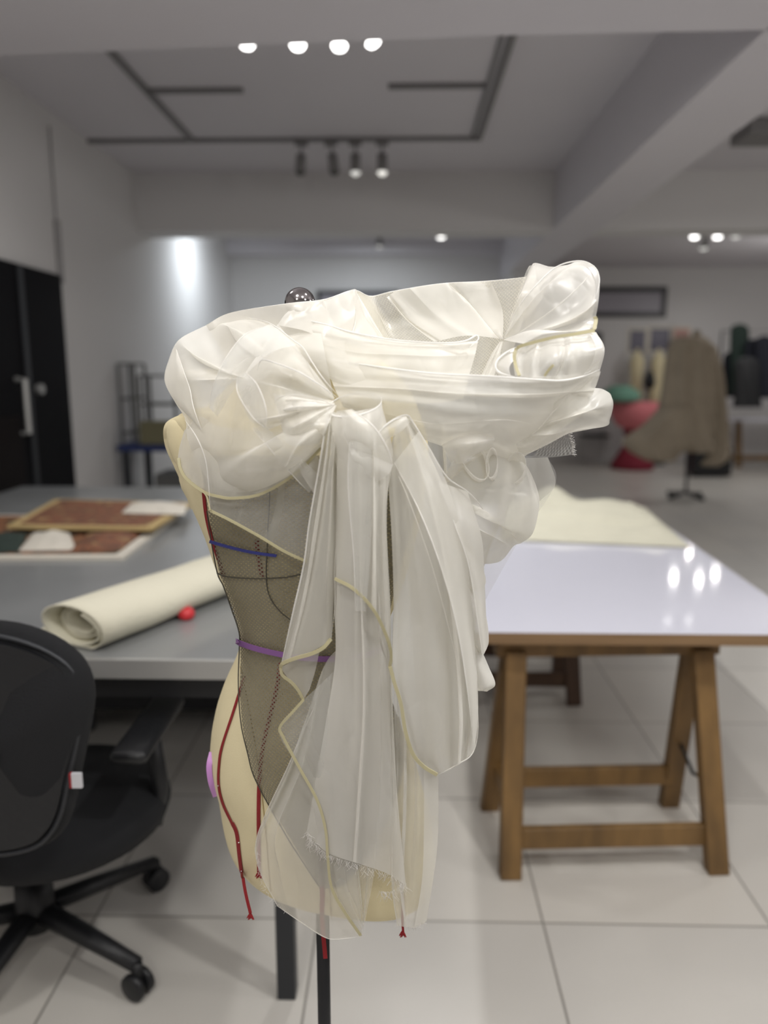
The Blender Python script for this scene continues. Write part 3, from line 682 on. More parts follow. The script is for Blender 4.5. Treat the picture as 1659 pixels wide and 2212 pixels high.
bm = B(); tube(bm, [(cb.x-.2, cb.y-.14, .36), (cb.x-.2, cb.y-.05, .36)], .03, 12); obj('adjust_knob', bm, M_black, ch, True)
feet = [G(298, 2150, 0), G(368, 1935, 0)]
ang0 = math.atan2(feet[0].y-cb.y, feet[0].x-cb.x); 
for k in range(5):
    an = ang0+k*2*math.pi/5; R_ = .335
    e = cb+Vector((math.cos(an)*R_, math.sin(an)*R_, 0))
    bm = B(); dv = (e-cb).normalized()
    tube(bm, [cb+dv*.03+Vector((0, 0, .12)), cb+dv*.15+Vector((0, 0, .108)), e+Vector((0, 0, .085))], [.03, .027, .02], 10, .8); lg = obj('base_leg', bm, M_black, ch, True)
    bm = B(); sd = Vector((-dv.y, dv.x, 0)); cc = e+Vector((0, 0, .034))
    for s_ in (-1, 1): tube(bm, [cc+sd*s_*.006, cc+sd*s_*.010, cc+sd*s_*.022, cc+sd*s_*.026], [.028, .033, .033, .026], 16)
    tube(bm, [cc+Vector((0, 0, .01)), cc+Vector((0, 0, .055))], .014, 8); obj('caster', bm, M_black, lg, True)
# ================================================================= DRESS FORM
YC = 1.0
form = thing('dress_form', 'large cream canvas dress form on a black pole wearing the white organza drape', 'dress form', (PY(700, 1700, YC).x, YC, 0))
body_rows = [(700, 630, 690, .022), (718, 622, 705, .03), (765, 560, 800, .045), (800, 528, 850, .055), (850, 475, 890, .07), (884, 434, 905, .082), (893, 400, 910, .085), (905, 378, 912, .09), (918, 360, 918, .094),
 (960, 357, 925, .104), (1030, 385, 920, .118), (1100, 412, 908, .115), (1180, 447, 890, .108), (1250, 471, 866, .10), (1320, 502, 838, .092), (1385, 520, 818, .088), (1430, 516, 824, .09),
 (1500, 488, 850, .1), (1560, 470, 878, .108), (1620, 460, 902, .112), (1690, 458, 922, .112), (1760, 475, 936, .11), (1830, 487, 936, .107), (1870, 500, 925, .102), (1890, 515, 905, .094)]
R_ = catmull(np.array(body_rows, float), 90)
bm = B(); rings = []; SEG = 72
for k, (py, l, r, dd) in enumerate(R_):
    a = PY(l, py, YC+dd*.45); c = PY(r, py, YC-dd*.45); cx = (a.x+c.x)/2; hw = (c.x-a.x)/2; z = PY(700, py, YC).z
    ring = []
    for q in range(SEG):
        th = 2*math.pi*q/SEG; ct, st = math.cos(th), math.sin(th); e = .86
        x = cx+hw*math.copysign(abs(ct)**e, ct); y = YC+dd*math.sin(th-.52)
        cw = max(0, 1-abs(py-985)/190)*max(0, -ct)**2; nz = .0006*noise.noise(Vector((x*30, y*30, z*30))) + cw*(.012*noise.noise(Vector((x*20, y*20, z*34)))+.007*(1-2*abs(noise.noise(Vector((x*38, y*40, z*52))))))
        ring.append(bm.verts.new((x+nz, y-nz, z)))
    rings.append(ring)
for i in range(len(rings)-1):
    for q in range(SEG): bm.faces.new((rings[i][q], rings[i][(q+1) % SEG], rings[i+1][(q+1) % SEG], rings[i+1][q]))
bm.faces.new(rings[0]); bm.faces.new(rings[-1][::-1])
bmesh.ops.recalc_face_normals(bm, faces=bm.faces)
BV = BVHTree.FromBMesh(bm)
zbot = rings[-1][0].co.z
torso = obj('torso', bm, M_cream, form, True)
def onbody(x, y, off=.002, fb=None):
    d = ray(x, y); L = d.length; dn = d/L
    h = BV.ray_cast(CAM, dn)
    if h[0] is None:
        return PY(x, y, YC+(fb if fb is not None else 0)/100)
    n = h[1]
    if n.dot(dn) > 0: n = -n
    return h[0]+n*off
def strip(name, L, R, mat, parent, th=.0008):
    """thin solid strip from two edge polylines"""
    bm = B(); n = len(L); V = []
    for i in range(n):
        t = (L[min(i+1, n-1)]-L[max(i-1, 0)]).cross(R[i]-L[i])
        t = t.normalized()*th if t.length > 1e-12 else Vector((0, -th, 0))
        if t.y > 0: t = -t
        V.append([bm.verts.new(L[i]), bm.verts.new(R[i]), bm.verts.new(R[i]+t), bm.verts.new(L[i]+t)])
    for i in range(n-1):
        for k in range(4): bm.faces.new((V[i][k], V[i][(k+1) % 4], V[i+1][(k+1) % 4], V[i+1][k]))
    bm.faces.new(V[0][::-1]); bm.faces.new(V[-1])
    return obj(name, bm, mat, parent, False)
def side_paths(pts, wpx, n):
    P = catmull(np.array(pts, float), n); T = np.gradient(P[:, :2], axis=0); T /= np.linalg.norm(T, axis=1)[:, None]+1e-9
    N_ = np.stack([-T[:, 1], T[:, 0]], 1)*wpx/2
    return P, P[:, :2]+N_, P[:, :2]-N_
def body_tape(name, pts, wpx, mat, parent, off=.0015, fb=-9, n=60):
    P, A, C = side_paths(pts, wpx, n)
    return strip(name, [onbody(a[0], a[1], off, fb) for a in A], [onbody(a[0], a[1], off, fb) for a in C], mat, parent)
def air_tape(name, pts, wpx, mat, parent, n=60, th=.0009):
    P, A, C = side_paths([p for p in pts], wpx, n)
    return strip(name, [PY(a[0], a[1], YC+p[2]/100) for a, p in zip(A, P)], [PY(a[0], a[1], YC+p[2]/100) for a, p in zip(C, P)], mat, parent, th)
# neck cap, finial
pn = PY(655, 698, YC)
bm = B(); lathe(bm, [(.026, -.02), (.03, -.005), (.024, .004), (.01, .008)], (pn.x, YC, pn.z), 24); tube(bm, [(pn.x, YC, pn.z), (PY(650, 660, YC).x, YC, PY(650, 660, YC).z)], .007, 12); obj('neck_cap', bm, M_black, form, True)
pk = PY(648, 655, YC); bm = B(); bmesh.ops.create_uvsphere(bm, u_segments=32, v_segments=20, radius=.0195, matrix=Matrix.Translation(pk)); obj('finial', bm, M_chrome, form, True)
# pole, base
xp = PY(699, 2100, YC).x
bm = B(); tube(bm, [(xp, YC, .06), (xp, YC, zbot+.02)], .0098, 20); obj('pole', bm, M_black, form, True)
bm = B(); lathe(bm, [(.03, .035), (.032, .06), (.016, .075), (.0098, .11)], (xp, YC, 0), 20); obj('hub', bm, M_black, form, True)
bm = B(); tube(bm, [(xp, YC, zbot-.045), (xp, YC, zbot+.01)], .0125, 20); obj('collar', bm, M_alu, form, True)
for k in range(5):
    an = .5+k*2*math.pi/5; dv = Vector((math.cos(an), math.sin(an), 0)); c0 = Vector((xp, YC, 0))
    bm = B(); tube(bm, [c0+dv*.02+Vector((0, 0, .055)), c0+dv*.12+Vector((0, 0, .05)), c0+dv*.2+Vector((0, 0, .045))], [.014, .012, .01], 10); lg = obj('leg', bm, M_black, form, True)
    sd = Vector((-dv.y, dv.x, 0)); cc = c0+dv*.2+Vector((0, 0, .021)); bm = B(); tube(bm, [cc-sd*.01, cc+sd*.01], .021, 14); obj('caster', bm, M_black, lg, True)
# style tapes pinned to the form
T = [('red_tape', [(441, 1055), (447, 1110), (460, 1165), (486, 1245)], 6, M_red),
     ('red_tape', [(556, 1165), (560, 1205), (568, 1245)], 8, M_red),
     ('red_tape', [(530, 1460), (505, 1540), (482, 1610), (475, 1650), (474, 1695), (483, 1735), (503, 1778)], 4.2, M_red),
     ('red_tape', [(503, 1776), (513, 1800), (519, 1850), (525, 1895), (531, 1930), (541, 1972)], 6.5, M_red),
     ('red_tape', [(606, 1430), (600, 1480), (585, 1545), (570, 1610), (562, 1680), (560, 1760), (561, 1882)], 7, M_red),
     ('red_tape', [(686, 1820), (693, 1870), (697, 1930), (696, 1985), (703, 2070)], 9, M_red),
     ('red_tape', [(870, 1935), (869, 1985), (871, 2013)], 5, M_red),
     ('blue_tape', [(463, 1165), (500, 1176), (550, 1188), (603, 1196)], 6, M_blue)]
for nme, pts, w_, mt in T:
    o = body_tape(nme, pts, w_, mt, form, .0068 if mt is M_blue else .0012)
for (x, y, fb) in ((541, 1974, -9), (561, 1883, -9), (870, 2012, -9)):
    q = onbody(x, y, .002, fb); bm = B()
    for k in range(7):
        e = q+Vector(((k-3)*.0016, -.001+.0006*(k % 2), -.006-.001*((k*3) % 4))); tube(bm, [q, (q+e)/2+Vector((0, 0, .0004)), e], [.0016, .0012, .0005], 5)
    obj('tape_knot', bm, M_red, form)
for (x, y) in ((475, 1696), (519, 1818), (525, 1880), (556, 1296)):
    q = onbody(x, y, .0025, -8); bm = B(); bmesh.ops.create_icosphere(bm, subdivisions=2, radius=.0011, matrix=Matrix.Translation(q)); obj('pin', bm, M_pin, form, True)
air_tape('lilac_ribbon', [(458, 1625, 2), (452, 1655, 1), (456, 1690, 1), (466, 1720, 2)], 12, M_lilac, form)
# princess seams of the canvas
def seam(pts, parent, mat, w_=1.6, off=.0006):
    return body_tape('seam', pts, w_, mat, parent, off)
M_seam = solid('canvas_seam', (176, 158, 112), .9)
seam([(521, 1440), (540, 1540), (560, 1660), (575, 1800), (585, 1925)], form, M_seam)
seam([(700, 1500), (705, 1700), (712, 1900), (716, 1985)], form, M_seam)
# ================================================================= NET UNDERLAYER
netrows = [(985, 436, 905), (1040, 447, 905), (1100, 455, 895), (1160, 464, 880), (1232, 478, 860), (1262, 491, 850), (1310, 508, 838), (1360, 524, 822), (1400, 526, 818), (1450, 524, 822), (1500, 522, 840),
 (1560, 528, 860), (1620, 541, 868), (1680, 558, 862), (1730, 582, 850), (1780, 612, 832), (1840, 648, 800), (1880, 673, 770), (1908, 692, 745)]
nt_ = catmull(np.array(netrows, float), 110)
nu = 120; P = np.zeros((nu, len(nt_), 3))
for j_, (py, l, r) in enumerate(nt_):
    for i in range(nu):
        x = l+(r-l)*i/(nu-1); q = onbody(x, py+(0 if py < 1500 else 6*math.sin(math.pi*i/(nu-1))), .004+.0015*math.sin(py*.02+i*.05), 0)
        P[i, j_] = q
net = thing('net_underlayer', 'dark taupe net panel fitted over the cream dress form under the organza', 'net fabric', (PY(650, 1500, YC).x, YC-.1, PY(650, 1500, YC).z))
grid_mesh('net_panel', P, M_net, net)
M_dark = solid('dark_net_edge', (72, 68, 58), .9)
body_tape('seam', [(478, 1234), (500, 1242), (560, 1246), (620, 1243), (660, 1236), (760, 1228)], 2.2, M_dark, net, .006)
body_tape('edge', [(455, 1100), (464, 1160), (478, 1234), (491, 1262), (508, 1310), (525, 1362), (526, 1400), (523, 1480), (528, 1560), (541, 1620), (558, 1680), (612, 1780), (648, 1840), (692, 1908)], 1.6, M_dark, net, .0055)
body_tape('panel_seam', [(590, 1010), (585, 1130), (582, 1246), (592, 1290), (615, 1320), (640, 1340)], 1.8, M_dark, net, .0062)
belt = body_tape('purple_waist_tape', [(519, 1382), (560, 1396), (610, 1408), (660, 1416), (715, 1418), (770, 1412), (820, 1395)], 12, M_purple, None, .0075)
tag(belt, 'thin purple ribbon tied around the waist over the net', 'ribbon')
# ================================================================= ORGANZA DRAPE
og = thing('organza_drape', 'draped white organza gown piece with knotted tails on the cream dress form', 'draped fabric', (PY(800, 1100, YC).x, YC-.1, PY(800, 1100, YC).z))
def px2w(A):
    """(…,3) px,py,dy(cm) to world"""
    x = A[..., 0]; y = A[..., 1]; Y = YC+A[..., 2]/100
    d = [FW[i]+RT[i]*((x-829.5)/F)+UP[i]*((1106-y)/F) for i in range(3)]
    t = Y/d[1]
    return np.stack([CAM[0]+d[0]*t, CAM[1]+d[1]*t, CAM[2]+d[2]*t], -1)
def norm_rails(rails, nv):
    return np.stack([catmull(np.array(r, float), nv) for r in rails])
SEEDS = [0]; PF = .5
def sheet(name, rails, mat=None, pleat=None, wr=(.35, .016), nu=110, nv=110, env=None, parent=None, lat=3.0, shift=0):
    """rails in px,py,cm. pleat=(n, lateral fraction, depth cm)"""
    SEEDS[0] += 1; sd = SEEDS[0]*3.17
    C_ = norm_rails(rails, nv); Rn = len(rails)
    u = np.linspace(0, 1, nu); v = np.linspace(0, 1, nv)
    U, V = np.meshgrid(u, v, indexing='ij')
    E = np.ones_like(V) if env is None else env(V)
    dd = 0
    if pleat:
        n, au, ad = pleat
        n = n*PF; au = au*1.6
        ph = 2*math.pi*(n*U + .30*np.sin(2*math.pi*U*1.3+sd) + .15*np.sin(2*math.pi*(U*1.9+V*.35)+sd*2) + .16*np.sin(3.1*V+sd+U*4))
        amp = .55+.45*np.sin(2*math.pi*U*1.4+sd*1.7+V*1.8)
        edge = np.minimum(1, np.minimum(U, 1-U)*8)
        Up = np.clip(U+au*amp*np.sin(ph)*E*edge, 0, 1)
        dd = ad*amp*(np.cos(ph)+.25*np.cos(2*ph+1))*E
    else: Up = U
    P = np.zeros((nu, nv, 3))
    for j_ in range(nv): P[:, j_] = cr_eval(C_[:, j_], Up[:, j_]*(Rn-1))
    P[..., 2] += dd
    if wr:
        a_, s_ = wr; a_ *= .62; s_ *= .62; lat = lat*.5
        for i in range(nu):
            for j_ in range(nv):
                q = Vector((P[i, j_, 0]*s_+sd, P[i, j_, 1]*s_*.55, sd))
                k = noise.noise(q); k2 = 1-2*abs(noise.noise(q*1.9+Vector((3, 1, 0))))   # soft hills and sharp creases
                P[i, j_, 2] += a_*(k*1.9+k2*.8)
                P[i, j_, 0] += lat*noise.noise(q*.8+Vector((7, 0, 2)))
    P[..., 2] += shift
    return grid_mesh(name, px2w(P), mat or M_organza, parent or og)
def fan(c, outl, bulge=0, k=.5, inner=0.0):
    c = np.array(c, float); R = []; rs = random.Random(len(outl)*7+int(c[0]))
    for io, o in enumerate(outl):
        o = np.array(o, float); m = c+(o-c)*k; m[2] += bulge; tn = np.array([-(o-c)[1], (o-c)[0], 0])*(.10*math.sin(io*1.1+c[0])+rs.uniform(-.05, .05))*(0 if io in (0, len(outl)-1) else 1); m = m+tn; s = c+(o-c)*inner
        q = c+(o-c)*.82+tn*.7; q[2] += bulge*.75
        R.append([tuple(s), tuple(m), tuple(q), tuple(o)])
    return R
def ridge(pts, r=.0012, mat=None, parent=None, name='rolled_fold'):
    P = catmull(np.array(pts, float), 50); W = px2w(P); bm = B(); r_ = [r*.75*min(1, .12+4*min(k, 49-k)/49) for k in range(50)]; tube(bm, [Vector(p) for p in W], r_, 6, .7); return obj(name, bm, mat or (M_ridge if r >= .0012 else M_organza2), parent or og, True)
def hem(pts, wpx=8, parent=None): return air_tape('hem_binding', pts, wpx*.85, M_binding, parent or og, 80, .0012)
# rumpled canvas cover over the arm plate of the form
cv = sheet('arm_cover', [[(402, 890, 1.5), (357, 915, 3), (355, 960, 3.2), (376, 1008, 3.5), (392, 1045, 4), (412, 1100, 4)], [(420, 884, -1.5), (384, 915, -1), (382, 960, -.6), (394, 1010, 0), (405, 1050, 1), (424, 1100, 1.5)],
   [(445, 880, -4.5), (425, 915, -5), (420, 960, -4.5), (422, 1010, -4), (430, 1050, -3), (440, 1100, -2)]], M_cream, None, (2.0, .034), 60, 90, parent=form, lat=5)
fin = lambda V: np.minimum(1, V*2.6)*(1-.8*np.clip((V-.6)/.4, 0, 1))            # pleats start flat at the gather
mid = lambda V: np.sin(math.pi*np.clip(V, 0, 1))**.5
# --- back collar seen through the neckline
collar = [[(445, 702, 2), (480, 760, 0), (520, 850, -4)], [(500, 675, 1), (560, 740, -3), (600, 800, -8)], [(620, 656, -4.5), (660, 700, -5.5), (700, 780, -9)], [(700, 647, -4.5), (720, 700, -5.5), (760, 790, -9)],
 [(762, 627, -2), (790, 690, -3), (810, 800, -8)], [(800, 640, 6), (830, 700, 6), (850, 800, 0)], [(850, 629, 6), (880, 700, 6), (900, 805, 0)], [(950, 613, 6), (960, 700, 6), (960, 812, 0)],
 [(1040, 608, 5), (1040, 700, 4), (1030, 812, 0)], [(1110, 601, 3), (1100, 680, 2), (1070, 812, -2)], [(1160, 594, 1), (1130, 690, 0), (1090, 812, -3)]]
cb_ = sheet('back_collar', collar, M_buck, (5, .008, .5), (.35, .012), nu=160, nv=70, lat=0)
sheet('back_collar_facing', collar, M_organza2, (4, .01, .5), (.4, .012), nu=160, nv=60, shift=1.8, lat=0)
ridge([(r[0][0], r[0][1]+1, r[0][2]+.9) for r in collar], .0022)
sheet('collar_overlay', [[(x, y+(1 if k else 0), d-.9) for k, (x, y, d) in enumerate(r)] for r in collar[:4]], M_organza2, (2, .02, .4), (.4, .012), nu=70, nv=60)
sheet('pocket_lining', [[(1086, 738, -2.5), (1082, 775, -3), (1080, 820, -3)], [(1120, 736, -2.5), (1120, 775, -3), (1120, 820, -3)], [(1165, 736, -3), (1165, 775, -3.5), (1165, 822, -4)]], M_organza2, None, (.3, .02), 40, 40)
sheet('collar_fold', [[(640, 658, -5.2), (615, 680, -6), (600, 702, -7)], [(700, 650, -5.2), (670, 685, -6.5), (660, 715, -8)], [(762, 625, -2.6), (735, 690, -6), (720, 740, -9)], [(772, 634, -1.5), (805, 690, -3.5), (834, 738, -6)]], M_organza2, (1.5, .05, .5), (.3, .02), 80, 60)
sheet('collar_fold', [[(836, 642, 5), (875, 690, 4), (938, 738, -2)], [(862, 628, 5), (930, 680, 3), (1010, 725, -2)], [(950, 613, 5), (1010, 670, 3), (1082, 732, -3)], [(1060, 607, 4), (1085, 670, 2), (1086, 732, -3)]], M_organza, (2.5, .06, .8), (.3, .02), 90, 60)
ridge([(768, 628, -2.2), (800, 690, -3.9), (833, 736, -6.3)], .0008); ridge([(838, 640, 4.8), (878, 690, 3.8), (936, 738, -2.4)], .0009)

# --- left puff
puff_out = [(690, 700, -6), (585, 695, -1), (525, 683, 1), (470, 694, 2), (425, 712, 2), (385, 736, 1), (366, 775, 0), (356, 822, -1), (378, 868, -3), (400, 905, -6), (406, 950, -8), (432, 1010, -9), (470, 1052, -11), (540, 1062, -13), (620, 1030, -14), (694, 970, -14)]
K_ = (722, 868, -12)
sheet('left_puff_back', fan(K_, [(x, y, d+5) for x, y, d in puff_out[:11]], 3, .5, .05), M_organza, (5, .03, .9), (.7, .012), nu=170, nv=90, env=fin)
sheet('left_puff', fan(K_, puff_out, -5, .5, .03), M_organza, (8, .032, 1.1), (.5, .015), nu=260, nv=110, env=fin)
sheet('left_puff_fold', fan((728, 866, -14), [(600, 700, -6), (560, 760, -9), (520, 830, -11), (535, 900, -13), (575, 930, -14)], -3.5, .5, .04), M_organza, (3.5, .05, 1.2), (.4, .02), nu=130, nv=90, env=fin)
sheet('left_puff_fold', fan((728, 872, -15), [(590, 850, -13), (598, 880, -15), (610, 930, -16), (625, 962, -15), (690, 960, -14)], -3, .5, .04), M_organza2, (3, .05, .9), (.4, .02), nu=110, nv=80, env=fin)
ridge([(734, 858, -14.5), (700, 820, -15), (676, 785, -14), (655, 752, -12.5), (633, 735, -11), (584, 699, -7), (528, 684, -2)], .0012)
ridge([(733, 862, -15), (700, 838, -17), (650, 806, -17), (600, 786, -15.5), (566, 778, -13.5), (556, 800, -13)], .0013)
ridge([(727, 880, -16), (690, 862, -18), (640, 853, -18), (606, 858, -17), (592, 872, -16)], .0009)


# --- lower left layers with bound hems
e1 = sheet('lower_left_layer', [[(398, 930, -6), (388, 965, -5), (384, 992, -5)], [(430, 900, -9), (412, 980, -8), (402, 1034, -7)], [(470, 920, -11), (445, 1000, -11), (440, 1062, -10)], [(540, 930, -13), (510, 1010, -13), (505, 1076, -12.5)],
   [(620, 930, -14), (580, 1000, -14), (566, 1066, -13.5)], [(680, 930, -15), (640, 980, -15), (640, 1022, -14.5)], [(715, 920, -15), (700, 950, -15), (694, 966, -15)]], M_organza, (4, .025, .5), (.35, .016), nu=150, nv=60)
hem([(386, 990, -5.6), (390, 1012, -6.2), (404, 1035, -7.6), (440, 1062, -10.6), (470, 1072, -12), (505, 1076, -13.1), (566, 1066, -14.1), (640, 1022, -15.1), (694, 968, -15.6)], 7)
hem([(440, 1062, -10.8), (448, 1075, -11.2), (454, 1102, -11.6)], 4)
e2 = sheet('second_layer', [[(442, 1020, -9.5), (448, 1060, -10), (455, 1102, -10.5)], [(500, 1020, -12), (498, 1070, -12.2), (500, 1124, -12.4)], [(560, 1010, -13), (560, 1080, -13.2), (560, 1157, -13.2)], [(630, 1000, -13.6), (622, 1100, -13.8), (615, 1190, -13.6)],
   [(695, 960, -14), (690, 1080, -14), (668, 1216, -13.8)]], M_organzathin, (2, .02, .3), (.3, .015), nu=110, nv=80)
hem([(455, 1103, -11.2), (500, 1125, -12.9), (560, 1158, -13.7), (615, 1191, -14.1), (672, 1217, -14.3)], 6.5)
sheet('crossing_strap', [[(600, 960, -15), (640, 1010, -15), (690, 1085, -14.5)], [(636, 985, -15.6), (672, 1035, -15.6), (700, 1075, -15)], [(665, 960, -15), (700, 1010, -15), (712, 1040, -15)]], M_organza2, None, (.2, .02), 40, 50)
# --- front bands
up = [[(560, 692, 0), (640, 691, -5), (720, 706, -9), (850, 735, -12), (950, 742, -12), (1032, 736, -9)], [(600, 712, -4), (680, 728, -9), (760, 752, -12), (860, 762, -13.5), (950, 768, -13), (1025, 768, -10)],
      [(640, 750, -8), (700, 775, -12), (780, 800, -13.5), (870, 810, -14), (950, 820, -14), (1010, 820, -11)], [(680, 790, -10), (730, 830, -13), (800, 860, -14), (880, 870, -14), (950, 870, -13), (1000, 860, -11)]]
sheet('upper_band', up, M_organza, (1.6, .04, .3), (.5, .012), nu=100, nv=140, env=lambda V: np.minimum(1, .3+V))
sheet('upper_band_inner', up, M_organza, (1.5, .04, .4), (.5, .011), nu=70, nv=110, shift=2.2)
ridge([(566, 690, -.2), (640, 690, -5.2), (700, 700, -8), (760, 718, -10.5), (850, 734, -12.3), (950, 741, -12.4), (1003, 737, -11.5), (1028, 725, -10.5), (1033, 733, -11), (1012, 752, -12.5)], .0018)
low = [[(690, 775, -10), (800, 790, -13.5), (950, 808, -15.5), (1150, 816, -16), (1298, 802, -11)], [(712, 815, -12), (850, 822, -15), (1000, 838, -16.5), (1150, 846, -16), (1285, 840, -11)],
       [(725, 845, -13.5), (870, 862, -15.5), (1000, 886, -16.5), (1120, 896, -15), (1262, 890, -9)], [(735, 866, -14), (860, 898, -14.5), (980, 936, -14), (1080, 946, -12.5), (1215, 925, -8)], [(742, 880, -13), (850, 925, -13), (960, 965, -12), (1050, 992, -10), (1135, 985, -6)]]
sheet('lower_band', low, M_organza, (3, .035, .5), (.5, .011), nu=130, nv=170, env=lambda V: .25+.75*np.minimum(1, V*1.5))
sheet('lower_band_inner', low, M_organza, (3, .05, .7), (.5, .010), nu=90, nv=120, shift=2.5)
ridge([(680, 772, -9), (745, 782, -12), (850, 797, -14.5), (950, 808, -16), (1060, 813, -16.8), (1160, 820, -16.8), (1215, 822, -16), (1262, 812, -14), (1296, 798, -11)], .0022)
ridge([(1130, 815, -15.5), (1190, 814, -14.5), (1260, 808, -13), (1290, 790, -11)], .0014)
ridge([(830, 892, -14.5), (930, 915, -15), (1000, 912, -15.5), (1090, 907, -15.5), (1145, 915, -13)], .0008)
# --- upper right puff
G_ = (1086, 734, -4)
m_out = [(1130, 618, -1), (1146, 578, -1), (1157, 568, -2), (1190, 576, -4), (1225, 572, -6), (1255, 563, -7), (1284, 576, -8), (1295, 604, -9), (1293, 650, -10), (1286, 690, -10), (1282, 714, -11), (1200, 728, -13), (1140, 744, -13)]
sheet('right_puff_back', fan(G_, [(x-8, y+5, d+6) for x, y, d in m_out[:11]], 2, .5, .03), M_organza, (4, .03, .8), (.5, .015), nu=130, nv=80, env=fin)
sheet('right_puff', fan(G_, m_out, -3, .5, .02), M_organza2, (5.5, .035, .9), (.4, .016), nu=200, nv=90, env=fin)
ridge([(1087, 732, -5), (1115, 672, -7.5), (1150, 625, -8), (1200, 578, -7), (1250, 564, -7.4), (1283, 576, -8.4), (1295, 604, -9.4), (1288, 640, -11)], .0013)
ridge([(1095, 735, -6), (1150, 700, -11), (1200, 665, -12.5), (1250, 620, -11.5), (1272, 595, -10)], .0011)
ridge([(1110, 655, -3), (1140, 600, -2), (1156, 569, -2)], .001)
pk_ = [[(1118, 752, -12), (1108, 775, -13), (1112, 812, -15)], [(1150, 742, -13), (1150, 780, -15), (1160, 816, -16)], [(1215, 727, -13), (1222, 770, -16), (1222, 818, -15.5)], [(1284, 713, -11), (1302, 750, -13), (1290, 804, -12)]]
sheet('right_pocket', pk_, M_organza, (2.5, .04, .6), (.5, .016), nu=100, nv=60)
sheet('right_pocket_back', [[(x+4, y+4, d+5) for x, y, d in r] for r in pk_], M_organza2, (2, .04, .6), (.5, .016), nu=80, nv=50)
sheet('right_pocket_edge', [[(1282, 716, -11), (1300, 742, -13), (1298, 775, -13), (1272, 800, -13)], [(1272, 718, -12), (1286, 750, -14), (1278, 785, -14), (1262, 806, -14)]], M_organza2, None, (.2, .02), 30, 50)
hem([(1283, 714, -12), (1240, 722, -13.6), (1200, 728, -14.2), (1140, 743, -14), (1117, 752, -13), (1111, 770, -13.4), (1114, 790, -14.3), (1122, 812, -15)], 8)
hem([(1196, 788, -16.4), (1186, 798, -16.2), (1176, 812, -16)], 6)
hem([(1284, 684, -11), (1287, 692, -11), (1283, 712, -11.5)], 9)
ridge([(1119, 748, -13), (1096, 760, -13.5), (1076, 776, -14), (1070, 792, -14.5), (1080, 806, -15), (1112, 814, -16.5)], .0022)
sheet('pocket_lip', [[(1118, 750, -12.5), (1092, 764, -13.5), (1072, 784, -14), (1078, 812, -14.5)], [(1122, 762, -13), (1108, 780, -14), (1100, 795, -15), (1104, 815, -16)]], M_organza2, None, (.2, .02), 40, 40)
sheet('gather_drape', [[(1080, 738, -5), (1060, 770, -7), (1040, 812, -9)], [(1088, 737, -5.5), (1080, 770, -8), (1068, 812, -10)]], M_organza, (1, .05, .3), (.3, .02), 50, 40)
# --- right lower puff
n_out = [(1296, 800, -10), (1274, 834, -9), (1300, 840, -8), (1318, 852, -8), (1325, 874, -8), (1318, 905, -7), (1308, 921, -6), (1240, 932, -6), (1180, 962, -5), (1125, 988, -5)]
sheet('side_puff', fan((1105, 935, -10), n_out, -3, .55, .05), M_organza, (4, .035, .8), (.6, .016), nu=150, nv=80, env=fin)
sheet('side_puff_back', fan((1100, 920, -6), [(x-4, y, d+5) for x, y, d in n_out], 1, .55, .05), M_organza, (3, .03, .8), (.6, .015), nu=100, nv=60, env=fin)
ridge([(1262, 830, -11), (1235, 850, -13), (1195, 890, -13), (1160, 930, -12), (1120, 955, -10)], .0007)
ridge([(1276, 900, -9.5), (1300, 890, -9), (1318, 868, -8.5), (1318, 852, -8.3), (1302, 841, -8.3)], .0009)
sheet('gauze_corner', [[(1150, 985, -5), (1175, 955, -6), (1196, 918, -6)], [(1180, 988, -5), (1198, 955, -6), (1212, 924, -6)], [(1208, 986, -5), (1220, 960, -6), (1226, 929, -6)], [(1237, 982, -5), (1236, 960, -6), (1228, 934, -6)]], M_gauze, None, (.25, .02), 60, 60)
# --- right body of the drape, layer behind everything
sheet('right_lining', [[(870, 900, -6), (880, 1200, -7), (900, 1500, -6), (930, 1640, -5)], [(960, 920, -4), (980, 1200, -5), (985, 1450, -5), (985, 1630, -4)], [(1060, 940, -2), (1040, 1150, -3), (1020, 1350, -4), (1010, 1560, -4)], [(1130, 975, -1), (1110, 1080, -1), (1050, 1200, -2), (1018, 1450, -3)]], M_organza, (4, .03, .9), (.6, .012), nu=130, nv=120)
rp = [(1000, 950, -9), (1060, 955, -7), (1112, 975, -5), (1140, 1010, -4), (1160, 1055, -4), (1165, 1092, -4), (1152, 1150, -4), (1128, 1172, -4), (1110, 1180, -4), (1078, 1214, -4), (1020, 1214, -5), (975, 1180, -8)]
sheet('right_side_puff', fan((945, 1060, -10), rp, -4, .5, .05), M_organza, (6, .03, 1.0), (.6, .014), nu=200, nv=90, env=fin)
sheet('right_side_puff_back', fan((960, 1050, -4), [(x, y, d+5) for x, y, d in rp], 2, .5, .05), M_organza, (4, .03, 1.0), (.6, .013), nu=130, nv=70, env=fin)
sheet('outer_sheer', [[(1090, 985, 1), (1070, 1100, 1), (1040, 1200, 0), (1005, 1320, -1)], [(1140, 985, 2), (1140, 1060, 2), (1090, 1180, 1), (1020, 1325, -1)], [(1183, 985, 2), (1199, 1046, 2), (1122, 1166, 1), (1034, 1322, -1)]], M_organzathin, None, (.4, .012), nu=60, nv=90, lat=0)
sheet('outer_sheer_corner', [[(1120, 990, 1), (1150, 1030, 1), (1160, 1080, 1)], [(1183, 988, 1), (1199, 1046, 1), (1166, 1082, 1)]], M_organza, None, (.3, .02), 40, 40)
